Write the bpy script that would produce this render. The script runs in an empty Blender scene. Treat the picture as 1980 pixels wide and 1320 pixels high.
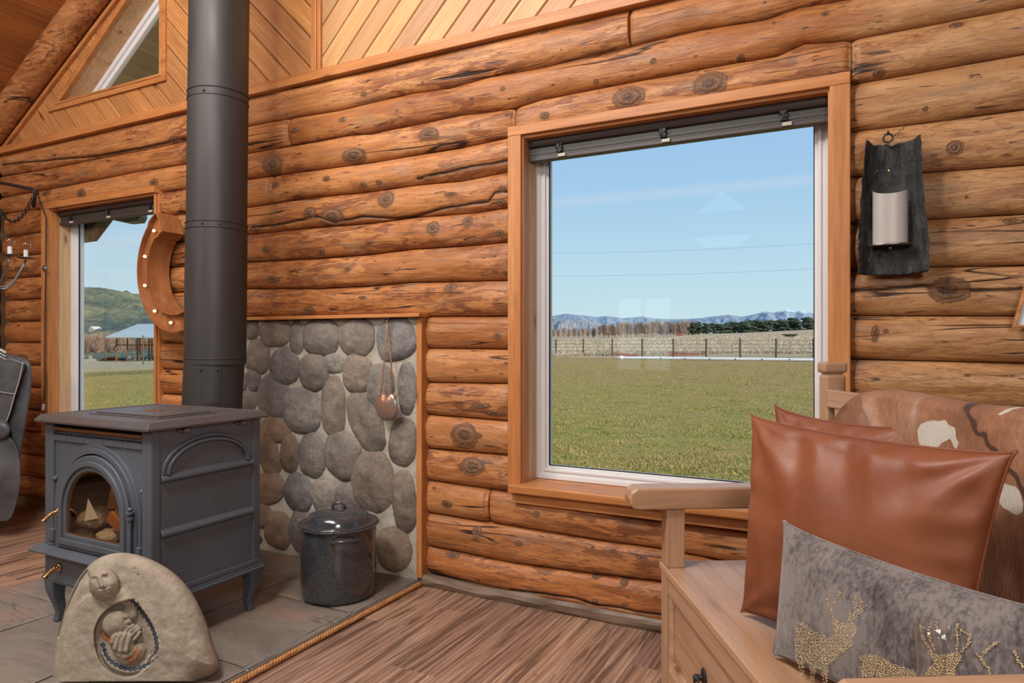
import bpy, bmesh, math, random
from math import sin, cos, pi, radians, sqrt, atan2, tan, hypot
from mathutils import Vector as V, Matrix, noise
import numpy as np
random.seed(7)
S = bpy.context.scene
COL = S.collection
# ---------------------------------------------------------------- camera
H = 1.15
YAW = radians(27.5)
ca, sa = cos(YAW), sin(YAW)
cam_d = bpy.data.cameras.new('camera'); cam_d.lens = 24; cam_d.sensor_width = 36
cam = bpy.data.objects.new('camera', cam_d); COL.objects.link(cam)
cam.location = (0, 0, H); cam.rotation_euler = (pi/2, 0, YAW)
cam_d.clip_end = 9000; cam_d.clip_start = 0.05
S.camera = cam
S.view_settings.view_transform = 'Standard'; S.view_settings.look = 'None'
S.view_settings.gamma = 1; S.view_settings.exposure = 0.0
S.view_settings.use_curve_mapping = False
# ---------------------------------------------------------------- world (clear winter sky)
W = bpy.data.worlds.new('sky'); S.world = W; W.use_nodes = True
wt = W.node_tree; wt.nodes.clear()
wo = wt.nodes.new('ShaderNodeOutputWorld'); wb = wt.nodes.new('ShaderNodeBackground')
tc = wt.nodes.new('ShaderNodeTexCoord'); sx = wt.nodes.new('ShaderNodeSeparateXYZ')
rp = wt.nodes.new('ShaderNodeValToRGB')
wt.links.new(tc.outputs['Generated'], sx.inputs[0]); wt.links.new(sx.outputs[2], rp.inputs[0])
els = rp.color_ramp.elements
els[0].position = 0.0; els[0].color = (0.68, 0.86, 0.90, 1)
els[1].position = 0.40; els[1].color = (0.31, 0.54, 0.86, 1)
for p_, c_ in ((0.10, (0.55, 0.79, 0.92, 1)), (0.22, (0.41, 0.66, 0.92, 1))):
    e = els.new(p_); e.color = c_
# a thin contrail-like cirrus band
mp = wt.nodes.new('ShaderNodeMapping'); mp.inputs['Scale'].default_value = (1.2, 1.2, 14)
mp.inputs['Rotation'].default_value = (0.0, 0.10, 0)
nz = wt.nodes.new('ShaderNodeTexNoise'); nz.inputs['Scale'].default_value = 2.2; nz.inputs['Detail'].default_value = 4
wt.links.new(tc.outputs['Generated'], mp.inputs[0]); wt.links.new(mp.outputs[0], nz.inputs[0])
cr = wt.nodes.new('ShaderNodeValToRGB'); cr.color_ramp.elements[0].position = .60; cr.color_ramp.elements[1].position = .85
cr.color_ramp.elements[1].color = (.45, .45, .45, 1)
wt.links.new(nz.outputs[0], cr.inputs[0])
mx = wt.nodes.new('ShaderNodeMix'); mx.data_type = 'RGBA'; mx.inputs[7].default_value = (.62, .72, .88, 1)
wt.links.new(cr.outputs[0], mx.inputs[0]); wt.links.new(rp.outputs[0], mx.inputs[6])
def raydir(px, py):
    u = (px-990)/1320; v = (660-py)/1320; return V((-sa+u*ca, ca+u*sa, v)).normalized()
pn = raydir(1080, 392).cross(raydir(1570, 347)).normalized()
dt = wt.nodes.new('ShaderNodeVectorMath'); dt.operation = 'DOT_PRODUCT'; dt.inputs[1].default_value = pn
wt.links.new(tc.outputs['Generated'], dt.inputs[0])
ab = wt.nodes.new('ShaderNodeMath'); ab.operation = 'ABSOLUTE'; wt.links.new(dt.outputs['Value'], ab.inputs[0])
bd = wt.nodes.new('ShaderNodeValToRGB'); wt.links.new(ab.outputs[0], bd.inputs[0])
bd.color_ramp.elements[0].position = .002; bd.color_ramp.elements[0].color = (.34, .34, .34, 1)
bd.color_ramp.elements[1].position = .011; bd.color_ramp.elements[1].color = (0, 0, 0, 1)
mx2 = wt.nodes.new('ShaderNodeMix'); mx2.data_type = 'RGBA'; mx2.inputs[7].default_value = (.68, .78, .90, 1)
wt.links.new(bd.outputs[0], mx2.inputs[0]); wt.links.new(mx.outputs[2], mx2.inputs[6])
wt.links.new(mx2.outputs[2], wb.inputs[0]); wb.inputs[1].default_value = 1.0
wt.links.new(wb.outputs[0], wo.inputs[0])
# ---------------------------------------------------------------- sun, and unseen area lights added to light the room
def light(name, kind, loc, energy, color, size=1, size_y=None, target=None):
    d = bpy.data.lights.new(name, kind); d.energy = energy; d.color = color
    if kind == 'AREA':
        d.size = size
        if size_y: d.shape = 'RECTANGLE'; d.size_y = size_y
    elif kind == 'POINT': d.shadow_soft_size = size
    elif kind == 'SUN': d.angle = size
    o = bpy.data.objects.new(name, d); COL.objects.link(o); o.location = loc
    if target is not None:
        o.rotation_euler = (V(target)-V(loc)).to_track_quat('-Z', 'Y').to_euler()
    return o
light('sun', 'SUN', (20, -8, 20), 4.6, (1.0, .90, .72), radians(.6), target=(20-.9*20, -8+.32*20, 20-.50*20))
light('added_area_light', 'AREA', (-2.4, .35, 3.9), 118, (1.0, .96, .92), 2.0, 1.6, target=(-2.2, 1.7, .9))  # large unseen fill added overhead to brighten the interior, no fixture
light('added_area_light', 'AREA', (0.9, -1.3, 2.35), 56, (1.0, .96, .92), 0.9, 0.9, target=(-1.4, 2.4, 1.1))  # added unseen fill from the right, behind the camera
light('added_area_light', 'AREA', (-1.46, 0.0, 3.45), 55, (1.0, .95, .90), 0.35, 0.35, target=(-2.2, 2.4, 1.0))  # unseen stand-in for a flash, placed for the stovepipe's shadow on the logs
light('added_area_light', 'AREA', (-4.0, -1.6, 2.9), 45, (1.0, .93, .86), 1.2, 1.2, target=(-3.2, 2.4, 1.2))  # added unseen fill for the left part of the room
# ---------------------------------------------------------------- projection helpers (real depths)
F = 1320.0
def wp(px, py, Y):
    u = (px-990)/F; v = (660-py)/F; t = Y/(ca+u*sa)
    return V((t*(-sa+u*ca), Y, H+v*t))
def xp(px, py, X):
    u = (px-990)/F; v = (660-py)/F; t = X/(-sa+u*ca)
    return V((X, t*(ca+u*sa), H+v*t))
def dp(px, py, t):
    u = (px-990)/F; v = (660-py)/F
    return V((t*(-sa+u*ca), t*(ca+u*sa), H+v*t))
def fp(px, py, z):
    return dp(px, py, (H-z)*F/(py-660))
# ---------------------------------------------------------------- mesh builder
class MB:
    def __init__(s): s.v = []; s.f = []; s.m = []; s.att = {}
    def add(s, vs, fs, mi=0):
        b = len(s.v); s.v += [tuple(p) for p in vs]; s.f += [tuple(b+i for i in f) for f in fs]; s.m += [mi]*len(fs)
        return b
    def box(s, lo, hi, mi=0, M=None):
        x0, y0, z0 = lo; x1, y1, z1 = hi
        vs = [V(p) for p in ((x0,y0,z0),(x1,y0,z0),(x1,y1,z0),(x0,y1,z0),(x0,y0,z1),(x1,y0,z1),(x1,y1,z1),(x0,y1,z1))]
        if M: vs = [M @ p for p in vs]
        s.add(vs, ((0,3,2,1),(4,5,6,7),(0,1,5,4),(1,2,6,5),(2,3,7,6),(3,0,4,7)), mi); return s
    def prism(s, pts, d, mi=0):
        pts = [V(p) for p in pts]; d = V(d); n = len(pts)
        vs = pts+[p+d for p in pts]
        fs = [tuple(range(n)), tuple(range(2*n-1, n-1, -1))]+[(i, i+n, (i+1) % n+n, (i+1) % n) for i in range(n)]
        s.add(vs, fs, mi); return s
    def ring(s, outer, inner, d, mi=0):
        n = len(outer); d = V(d)
        o = [V(p) for p in outer]; i_ = [V(p) for p in inner]
        vs = o+i_+[p+d for p in o]+[p+d for p in i_]
        fs = []
        for k in range(n):
            j = (k+1) % n
            fs += [(k, j, n+j, n+k), (2*n+k, 3*n+k, 3*n+j, 2*n+j), (k, 2*n+k, 2*n+j, j), (n+k, n+j, 3*n+j, 3*n+k)]
        s.add(vs, fs, mi); return s
    def tube(s, pts, r, n=8, mi=0, cap=True, closed=False):
        pts = [V(p) for p in pts]; m = len(pts)
        rs = r if isinstance(r, (list, tuple)) else [r]*m
        vs = []; up = None
        for i, p in enumerate(pts):
            a = pts[(i-1) % m] if (i > 0 or closed) else pts[i]
            b = pts[(i+1) % m] if (i < m-1 or closed) else pts[i]
            t = (b-a)
            if t.length < 1e-9: t = V((0,0,1))
            t.normalize()
            if up is None:
                up = V((0,0,1)) if abs(t.z) < .9 else V((1,0,0))
            x = t.cross(up)
            if x.length < 1e-6: x = t.orthogonal()
            x.normalize(); y = x.cross(t).normalized(); up = y
            for k in range(n):
                q = 2*pi*k/n; vs.append(p+(x*cos(q)+y*sin(q))*rs[i])
        fs = []
        for i in range(m if closed else m-1):
            j = (i+1) % m
            for k in range(n):
                l = (k+1) % n; fs.append((i*n+k, i*n+l, j*n+l, j*n+k))
        if cap and not closed: fs += [tuple(range(n-1, -1, -1)), tuple((m-1)*n+k for k in range(n))]
        s.add(vs, fs, mi); return s
    def lathe(s, prof, c=(0,0,0), n=32, mi=0, a0=0, a1=2*pi):
        c = V(c); full = abs(a1-a0-2*pi) < 1e-6; m = n if full else n+1
        vs = []
        for k in range(m):
            q = a0+(a1-a0)*k/n
            for r, z in prof: vs.append(c+V((r*cos(q), r*sin(q), z)))
        L = len(prof); fs = []
        for k in range(n):
            j = (k+1) % m
            for i in range(L-1): fs.append((k*L+i, j*L+i, j*L+i+1, k*L+i+1))
        s.add(vs, fs, mi); return s
    def grid(s, fn, nu, nv, mi=0, wrap=False):
        vs = [fn(i/nu, j/nv) for j in range(nv+1) for i in range(nu+1)]
        fs = [(j*(nu+1)+i, j*(nu+1)+i+1, (j+1)*(nu+1)+i+1, (j+1)*(nu+1)+i) for j in range(nv) for i in range(nu)]
        s.add(vs, fs, mi); return s
    def ball(s, c, r, mi=0, n=10, sc=(1,1,1)):
        c = V(c); vs = [c+V((0,0,-r*sc[2]))]
        for j in range(1, n):
            a = -pi/2+pi*j/n
            for k in range(2*n):
                q = pi*k/n; vs.append(c+V((r*sc[0]*cos(a)*cos(q), r*sc[1]*cos(a)*sin(q), r*sc[2]*sin(a))))
        vs.append(c+V((0,0,r*sc[2]))); m = 2*n; fs = []
        for k in range(m):
            l = (k+1) % m; fs.append((0, 1+l, 1+k)); fs.append((len(vs)-1, 1+(n-2)*m+k, 1+(n-2)*m+l))
            for j in range(n-2): fs.append((1+j*m+k, 1+j*m+l, 1+(j+1)*m+l, 1+(j+1)*m+k))
        s.add(vs, fs, mi); return s
    def build(s, name, mats, parent=None, smooth=False, bevel=0, sub=0, auto=None, weld=False, seg=2):
        me = bpy.data.meshes.new(name); me.from_pydata(s.v, [], s.f)
        if not isinstance(mats, (list, tuple)): mats = [mats]
        for m in mats: me.materials.append(m)
        me.polygons.foreach_set('material_index', s.m)
        bm = bmesh.new(); bm.from_mesh(me)
        if weld: bmesh.ops.remove_doubles(bm, verts=bm.verts, dist=1e-5)
        if not s.att: bmesh.ops.recalc_face_normals(bm, faces=bm.faces)
        bm.to_mesh(me); bm.free()
        for k, arr in s.att.items():
            if k == 'uv':
                uv = me.uv_layers.new(name='UVMap')
                uv.data.foreach_set('uv', np.array(arr, dtype=np.float32).ravel())
            elif k.startswith('c_'):
                a = me.attributes.new(k[2:], 'FLOAT_COLOR', 'POINT'); a.data.foreach_set('color', np.array(arr, dtype=np.float32).ravel())
            else:
                a = me.attributes.new(k, 'FLOAT', 'POINT'); a.data.foreach_set('value', np.array(arr, dtype=np.float32))
        o = bpy.data.objects.new(name, me); COL.objects.link(o)
        if parent:
            o.parent = parent
        if smooth or auto:
            me.polygons.foreach_set('use_smooth', [True]*len(me.polygons))
        if auto:
            me.set_sharp_from_angle(angle=radians(auto))
        if bevel:
            b = o.modifiers.new('bevel', 'BEVEL'); b.width = bevel; b.segments = seg; b.limit_method = 'ANGLE'; b.angle_limit = radians(40)
        if sub:
            b = o.modifiers.new('sub', 'SUBSURF'); b.levels = sub; b.render_levels = sub
        return o
def tag(o, label=None, cat=None, group=None, kind=None):
    if label: o['label'] = label
    if cat: o['category'] = cat
    if group: o['group'] = group
    if kind: o['kind'] = kind
    return o
def empty(name, loc=(0,0,0), rz=0):
    o = bpy.data.objects.new(name, None); COL.objects.link(o); o.location = loc; o.rotation_euler = (0,0,rz)
    o.empty_display_size = .05
    return o
def keep(child, parent):
    """parent a mesh built in world coordinates under a placed Empty"""
    child.parent = parent; child.matrix_parent_inverse = parent_matrix(parent).inverted(); return child
def parent_matrix(p):
    return Matrix.Translation(p.location) @ p.rotation_euler.to_matrix().to_4x4()
def rebase(o, loc):
    """move a world-built mesh's origin to loc"""
    loc = V(loc); o.data.transform(Matrix.Translation(-loc)); o.location = loc; return o
# ---------------------------------------------------------------- material kit
class NT:
    def __init__(s, name):
        s.m = bpy.data.materials.new(name); s.m.use_nodes = True; s.t = s.m.node_tree; s.t.nodes.clear()
        s.out = s.n('ShaderNodeOutputMaterial'); s.b = s.n('ShaderNodeBsdfPrincipled'); s.t.links.new(s.b.outputs[0], s.out.inputs[0])
    def n(s, k, **kw):
        x = s.t.nodes.new(k)
        for a, b in kw.items(): setattr(x, a, b)
        return x
    def l(s, a, b): s.t.links.new(a, b)
    def setin(s, node, name, val):
        if isinstance(val, bpy.types.NodeSocket): s.l(val, node.inputs[name])
        else: node.inputs[name].default_value = val
    def obj(s): return s.n('ShaderNodeTexCoord').outputs['Object']
    def uv(s): return s.n('ShaderNodeTexCoord').outputs['UV']
    def attr(s, name):
        a = s.n('ShaderNodeAttribute'); a.attribute_name = name; return a
    def rnd(s): return s.n('ShaderNodeObjectInfo').outputs['Random']
    def map(s, vec, scale=(1,1,1), loc=(0,0,0), rot=(0,0,0)):
        m = s.n('ShaderNodeMapping'); s.l(vec, m.inputs[0]); s.setin(m, 'Scale', scale)
        if isinstance(loc, bpy.types.NodeSocket): s.l(loc, m.inputs['Location'])
        else: m.inputs['Location'].default_value = loc
        m.inputs['Rotation'].default_value = rot
        return m.outputs[0]
    def noise(s, vec, scale=1, detail=4, rough=.55, dist=0):
        x = s.n('ShaderNodeTexNoise'); s.l(vec, x.inputs['Vector']); x.inputs['Scale'].default_value = scale
        x.inputs['Detail'].default_value = detail; x.inputs['Roughness'].default_value = rough; x.inputs['Distortion'].default_value = dist
        return x.outputs[0]
    def vor(s, vec, scale=1, feat='F1', rand=1, out='Distance'):
        x = s.n('ShaderNodeTexVoronoi'); x.feature = feat; s.l(vec, x.inputs['Vector']); x.inputs['Scale'].default_value = scale
        x.inputs['Randomness'].default_value = rand
        return x.outputs[out]
    def ramp(s, fac, stops, interp='LINEAR'):
        r = s.n('ShaderNodeValToRGB'); s.l(fac, r.inputs[0]); r.color_ramp.interpolation = interp
        e = r.color_ramp.elements
        while len(e) < len(stops): e.new(.5)
        for i, (p, c) in enumerate(stops):
            e[i].position = p
            if not isinstance(c, (tuple, list)): c = (c, c, c)
            e[i].color = (c[0], c[1], c[2], 1)
        return r.outputs[0]
    def math(s, op, a, b=None, c=None, clamp=False):
        x = s.n('ShaderNodeMath'); x.operation = op; x.use_clamp = clamp
        for i, q in enumerate((a, b, c)):
            if q is None: continue
            if isinstance(q, bpy.types.NodeSocket): s.l(q, x.inputs[i])
            else: x.inputs[i].default_value = q
        return x.outputs[0]
    def mix(s, fac, a, b, mode='MIX'):
        x = s.n('ShaderNodeMix'); x.data_type = 'RGBA'; x.blend_type = mode
        for i, q in ((0, fac), (6, a), (7, b)):
            if isinstance(q, bpy.types.NodeSocket): s.l(q, x.inputs[i])
            else:
                x.inputs[i].default_value = q if i == 0 else (q[0], q[1], q[2], 1)
        return x.outputs[2]
    def bump(s, h, strength=.3, dist=.01, prev=None):
        b = s.n('ShaderNodeBump'); s.l(h, b.inputs['Height']); b.inputs['Strength'].default_value = strength; b.inputs['Distance'].default_value = dist
        if prev: s.l(prev, b.inputs['Normal'])
        return b.outputs[0]
    def fin(s, color=None, rough=None, bump=None, metal=None, spec=None, **kw):
        for nm, q in (('Base Color', color), ('Roughness', rough), ('Normal', bump), ('Metallic', metal), ('Specular IOR Level', spec)):
            if q is None: continue
            if isinstance(q, (tuple, list)): q = (q[0], q[1], q[2], 1)
            s.setin(s.b, nm, q)
        for k, q in kw.items(): s.setin(s.b, k.replace('_', ' '), q)
        return s.m
def plain(name, color, rough=.5, metal=0, bump=None, spec=None, **kw):
    t = NT(name)
    nrm = None
    if bump:
        sc, st, ds = bump
        nrm = t.bump(t.noise(t.obj(), sc, 3), st, ds)
    c = t.mix(t.math('MULTIPLY', t.noise(t.obj(), 9, 3), .35), color, tuple(x*.6 for x in color))
    return t.fin(c, rough, nrm, metal, spec, **kw)

def mat_log():
    t = NT('peeled_log_wood'); r = t.rnd()
    off = t.n('ShaderNodeCombineXYZ'); 
    for i in range(3): t.l(t.math('MULTIPLY', r, 37.0+11*i), off.inputs[i])
    o = t.map(t.obj(), (1,1,1), off.outputs[0])
    kn = t.attr('knot').outputs['Fac']; ck = t.attr('crack').outputs['Fac']
    xg = t.n('ShaderNodeSeparateXYZ'); t.l(t.obj(), xg.inputs[0])
    # grain
    g1 = t.noise(t.map(o, (1.1, 5, 9)), 2.0, 5, .6, .8)
    g2 = t.noise(t.map(o, (2.2, 30, 55)), 1.6, 4, .6, .4)
    base = t.ramp(g1, [(.25, (.31, .125, .045)), (.42, (.43, .185, .066)), (.58, (.52, .245, .095)), (.75, (.58, .32, .145))])
    base = t.mix(t.ramp(g2, [(.38, 0), (.66, .45)]), base, (.27, .085, .026))
    # per-log tint
    tint = t.ramp(r, [(0, (.80, .70, .58)), (.35, (1.0, .92, .82)), (.7, (1.08, 1.08, 1.05)), (1, (1.0, .84, .68))])
    base = t.mix(1, base, tint, 'MULTIPLY')
    # the right-hand stretch of the wall is yellower bare pine
    xr = t.ramp(t.math('ADD', xg.outputs[0], t.math('MULTIPLY', g1, .3)), [(0.0, 0), (.22, 1)])
    base = t.mix(t.math('MULTIPLY', xr, .8), base, t.ramp(g1, [(.28, (.36, .175, .068)), (.5, (.48, .265, .115)), (.72, (.58, .355, .175))]))
    # drawknife stain patches (crisp edged)
    p1 = t.noise(t.map(o, (3.4, 12, 19)), 1.5, 4, .62, .9)
    pm = t.noise(t.map(o, (.9, 2, 3)), 1.3, 2)
    patch = t.math('MULTIPLY', t.ramp(p1, [(.515, 0), (.545, 1)]), t.ramp(pm, [(.42, 0), (.56, 1)]))
    p2 = t.noise(t.map(o, (5, 16, 26)), 2.2, 5, .7, 1.4)
    base = t.mix(t.math('MULTIPLY', t.ramp(p2, [(.50, 0), (.56, .55), (.66, .8)]), t.ramp(pm, [(.36, .35), (.62, 1)])), base, (.23, .085, .034))
    base = t.mix(t.math('MULTIPLY', t.math('MULTIPLY', patch, .72), t.math('MULTIPLY_ADD', xr, -.55, 1.0)), base, (.165, .050, .020))
    gm = t.noise(t.map(o, (1.6, 5, 9)), 2.1, 3)
    grey = t.math('MULTIPLY', t.ramp(gm, [(.56, 0), (.70, 1)]), .5)
    base = t.mix(grey, base, (.25, .16, .10))
    # dark flecks
    f1 = t.noise(t.map(o, (6, 30, 48)), 1.5, 3, .6, .6)
    fl = t.math('MULTIPLY', t.ramp(f1, [(.635, 0), (.675, 1)]), .85)
    base = t.mix(fl, base, (.045, .022, .016))
    # season cracks: iso-lines of stretched noise
    c1 = t.noise(t.map(o, (.55, 2, 13)), 1.1, 2, .4)
    cl = t.ramp(t.math('ABSOLUTE', t.math('SUBTRACT', c1, .5)), [(0, 1), (.0035, .9), (.009, 0)])
    cm = t.ramp(t.noise(t.map(o, (1.2, 3, 3)), 1.0, 1), [(.52, 0), (.56, 1)])
    cl = t.math('MULTIPLY', cl, cm)
    # explicit big crack
    cw = t.math('ADD', ck, t.math('MULTIPLY', t.math('SUBTRACT', t.noise(o, 9, 3), .5), .012))
    cx = t.ramp(t.math('ABSOLUTE', cw), [(0, 1), (.0028, 1), (.006, 0)])
    cx2 = t.ramp(t.math('ABSOLUTE', cw), [(0, .55), (.022, 0)])
    base = t.mix(t.math('MULTIPLY', cx2, t.ramp(t.noise(t.map(o, (3, 9, 9)), 2, 3), [(.42, 0), (.58, 1)])), base, (.08, .035, .02))
    crk = t.math('MAXIMUM', cl, cx)
    base = t.mix(crk, base, (.02, .011, .008))
    # knots
    kd = t.math('ADD', kn, t.math('MULTIPLY', t.math('SUBTRACT', t.noise(t.map(o, (1,1,1)), 70, 3), .5), .45))
    ring = t.math('SINE', t.math('MULTIPLY', kd, 15))
    kcol = t.ramp(t.math('MULTIPLY_ADD', ring, .12, t.math('MULTIPLY', kd, .7)), [(.0, (.085, .045, .028)), (.35, (.17, .085, .043)), (.75, (.29, .13, .055))])
    kmask = t.ramp(kd, [(.85, 1), (1.0, 0)])
    halo = t.ramp(kd, [(.70, 0), (.92, .6), (1.08, .2), (1.6, 0)])
    base = t.mix(kmask, base, kcol); base = t.mix(halo, base, (.055, .025, .015))
    hgt = t.math('SUBTRACT', t.math('MULTIPLY', g2, .35), t.math('ADD', t.math('MULTIPLY', crk, 1.6), t.math('MULTIPLY', patch, .25)))
    hgt = t.math('ADD', hgt, t.math('MULTIPLY', t.math('MULTIPLY', ring, .4), kmask))
    b = t.bump(hgt, .55, .006)
    b = t.bump(p1, .35, .02, b)
    rough = t.ramp(g2, [(.3, .38), (.7, .55)])
    return t.fin(base, rough, b, spec=.35)

def mat_board(name, cols, knotcol, vs=12, us=1.1, knots=True, rough=.42, streak=None, vary=.35, gl=.45, kn_scale=(1.5, 7)):
    """boards with UV = metres (along, across) and 'rnd' per vertex"""
    t = NT(name); r = t.attr('rnd').outputs['Fac']
    off = t.n('ShaderNodeCombineXYZ'); t.l(t.math('MULTIPLY', r, 31.7), off.inputs[0]); t.l(t.math('MULTIPLY', r, 57.1), off.inputs[1])
    o = t.map(t.uv(), (1,1,1), off.outputs[0])
    g1 = t.noise(t.map(o, (us, vs, 1)), 1.6, 5, .6, 1.2)
    g2 = t.noise(t.map(o, (us*2, vs*5, 1)), 1.6, 4, .6, .3)
    n = len(cols); base = t.ramp(g1, [(.28+.44*i/(n-1), c) for i, c in enumerate(cols)])
    wv = t.n('ShaderNodeTexWave'); wv.wave_type = 'BANDS'; wv.bands_direction = 'Y'
    t.l(t.map(o, (us*.35, vs*.55, 1)), wv.inputs['Vector']); wv.inputs['Scale'].default_value = 2.2
    wv.inputs['Distortion'].default_value = 5; wv.inputs['Detail'].default_value = 2; wv.inputs['Detail Scale'].default_value = .8
    base = t.mix(t.math('MULTIPLY', t.ramp(wv.outputs[1], [(.55, 0), (.95, 1)]), gl*.6), base, tuple(c*.55 for c in cols[0]))
    base = t.mix(t.math('MULTIPLY', t.ramp(g2, [(.45, 0), (.7, 1)]), gl), base, tuple(c*.7 for c in cols[0]))
    val = t.math('MULTIPLY_ADD', r, vary, 1-vary*.5)
    cc = t.n('ShaderNodeCombineColor'); 
    t.l(val, cc.inputs[0]); t.l(val, cc.inputs[1]); t.l(t.math('MULTIPLY', val, t.math('MULTIPLY_ADD', r, -.15, 1.07)), cc.inputs[2])
    base = t.mix(1, base, cc.outputs[0], 'MULTIPLY')
    if streak:
        s1 = t.noise(t.map(o, (us*.9, vs*1.3, 1)), 1.3, 4, .6, 1.6)
        base = t.mix(t.ramp(s1, [(.53, 0), (.58, .7), (.66, .95)]), base, streak)
    if knots:
        vd = t.n('ShaderNodeTexVoronoi'); t.l(t.map(o, (kn_scale[0], kn_scale[1], 1)), vd.inputs['Vector']); vd.inputs['Scale'].default_value = 1.6
        d = t.math('ADD', vd.outputs['Distance'], t.math('MULTIPLY', t.math('SUBTRACT', t.noise(o, 30, 2), .5), .05))
        sep = t.n('ShaderNodeSeparateColor'); t.l(vd.outputs['Color'], sep.inputs[0])
        on = t.ramp(sep.outputs[0], [(.62, 0), (.64, 1)])
        base = t.mix(t.math('MULTIPLY', t.ramp(d, [(.05, 1), (.10, .75), (.19, 0)]), on), base, knotcol)
        base = t.mix(t.math('MULTIPLY', t.ramp(d, [(.045, .9), (.06, 0)]), on), base, tuple(c*.35 for c in knotcol))
    b = t.bump(g2, .25, .003)
    return t.fin(base, rough, b, spec=.35)

def mat_wood(name, cols, axis='X', vs=26, us=1.6, rough=.42, knot=(.2, .07, .03), kn=True, rs=True):
    t = NT(name); o = t.obj()
    if rs:
        off = t.n('ShaderNodeCombineXYZ')
        for i in range(3): t.l(t.math('MULTIPLY', t.rnd(), 19.0+7*i), off.inputs[i])
        o = t.map(o, (1,1,1), off.outputs[0])
    sc = {'X': (us, vs, vs), 'Y': (vs, us, vs), 'Z': (vs, vs, us)}[axis]
    g1 = t.noise(t.map(o, tuple(k*.5 for k in sc)), 1.2, 4, .6, 1.0)
    g2 = t.noise(t.map(o, tuple(k*2 for k in sc)), 1.6, 4, .6, .3)
    n = len(cols); base = t.ramp(g1, [(.3+.4*i/(n-1), c) for i, c in enumerate(cols)])
    base = t.mix(t.ramp(g2, [(.42, 0), (.72, .5)]), base, tuple(c*.62 for c in cols[0]))
    if kn:
        ks = {'X': (2.2, 7, 7), 'Y': (7, 2.2, 7), 'Z': (7, 7, 2.2)}[axis]
        d = t.vor(t.map(o, ks), 1.3)
        base = t.mix(t.ramp(d, [(.05, 1), (.10, .4), (.2, 0)]), base, knot)
    return t.fin(base, rough, t.bump(g2, .2, .002), spec=.35)

M = {}
M['log'] = mat_log()
OR = [(.42, .155, .048), (.52, .21, .068), (.60, .27, .10)]
M['trim'] = mat_wood('stained_trim_wood', OR, 'X')
M['trimz'] = mat_wood('stained_trim_wood_upright', OR, 'Z')
M['jamb'] = mat_wood('bare_jamb_wood', [(.50, .30, .155), (.60, .38, .21), (.66, .44, .26)], 'Z', 18, 1.2, knot=(.2, .1, .06))
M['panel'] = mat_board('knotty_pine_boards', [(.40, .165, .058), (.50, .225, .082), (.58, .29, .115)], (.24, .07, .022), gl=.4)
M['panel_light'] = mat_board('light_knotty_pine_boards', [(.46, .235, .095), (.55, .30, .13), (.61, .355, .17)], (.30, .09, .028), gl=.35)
M['ceil'] = mat_board('ceiling_boards', [(.30, .095, .03), (.42, .15, .045), (.50, .20, .065)], (.12, .035, .015), gl=.5)
M['soffit'] = mat_board('soffit_boards', [(.66, .43, .29), (.74, .51, .36), (.80, .57, .42)], (.12, .06, .03), gl=.5)
M['floor'] = mat_board('hickory_laminate', [(.27, .155, .105), (.41, .245, .170), (.53, .345, .25)], (.10, .045, .025), vs=11, us=.9, rough=.33, streak=(.12, .066, .045), vary=.40, gl=.8, kn_scale=(1.2, 5))
M['core'] = plain('chinking_and_backing', (.20, .105, .05), .8)
M['white'] = NT('white_vinyl').fin((.72, .72, .73), .35)
M['black'] = plain('black_iron', (.03, .028, .03), .5, .3)
M['plaster'] = plain('painted_wall', (.45, .30, .18), .8)

def mat_glass(name='window_glass', tint=(1,1,1), k=1.0):
    t = NT(name); tr = t.n('ShaderNodeBsdfTransparent'); tr.inputs[0].default_value = (*tint, 1)
    gl = t.n('ShaderNodeBsdfGlossy'); gl.inputs['Roughness'].default_value = 0.0
    fr = t.n('ShaderNodeFresnel'); fr.inputs[0].default_value = 1.5
    geo = t.n('ShaderNodeNewGeometry')
    refl = t.math('MULTIPLY', t.math('MULTIPLY', fr.outputs[0], k, clamp=True), t.math('SUBTRACT', 1.0, geo.outputs['Backfacing']))
    mxs = t.n('ShaderNodeMixShader'); t.l(refl, mxs.inputs[0]); t.l(tr.outputs[0], mxs.inputs[1]); t.l(gl.outputs[0], mxs.inputs[2])
    t.t.nodes.remove(t.b); t.l(mxs.outputs[0], t.out.inputs[0]); return t.m
M['glass'] = mat_glass('window_glass', (.98, .99, .99), 2.0)
M['stove_glass'] = mat_glass('stove_glass', (.88, .82, .72), 1.2)

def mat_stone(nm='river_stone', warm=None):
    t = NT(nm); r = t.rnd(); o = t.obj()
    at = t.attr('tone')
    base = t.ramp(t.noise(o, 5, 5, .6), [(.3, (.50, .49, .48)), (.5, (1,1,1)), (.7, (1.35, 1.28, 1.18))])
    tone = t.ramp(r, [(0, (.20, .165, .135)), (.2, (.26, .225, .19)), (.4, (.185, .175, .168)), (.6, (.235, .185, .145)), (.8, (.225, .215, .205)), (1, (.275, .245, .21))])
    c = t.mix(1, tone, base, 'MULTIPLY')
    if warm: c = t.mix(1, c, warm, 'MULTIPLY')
    sp = t.noise(o, 60, 3)
    c = t.mix(t.ramp(sp, [(.35, .35), (.6, 0)]), c, (.08, .07, .065))
    b = t.bump(t.noise(o, 22, 6, .7), .9, .010); b = t.bump(t.noise(o, 150, 2), .25, .002, b)
    return t.fin(c, .72, b, spec=.3)
M['stone'] = mat_stone(); M['stone_warm'] = mat_stone('warm_river_stone', (1.0, .82, .67))  # second variant multiplies the stone colour by a warmer tint
def mat_mortar():
    t = NT('mortar'); o = t.obj()
    c = t.ramp(t.noise(o, 12, 5), [(.3, (.32, .29, .24)), (.7, (.48, .44, .37))])
    return t.fin(c, .9, t.bump(t.noise(o, 90, 4), .6, .006), spec=.2)
M['mortar'] = mat_mortar()
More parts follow.
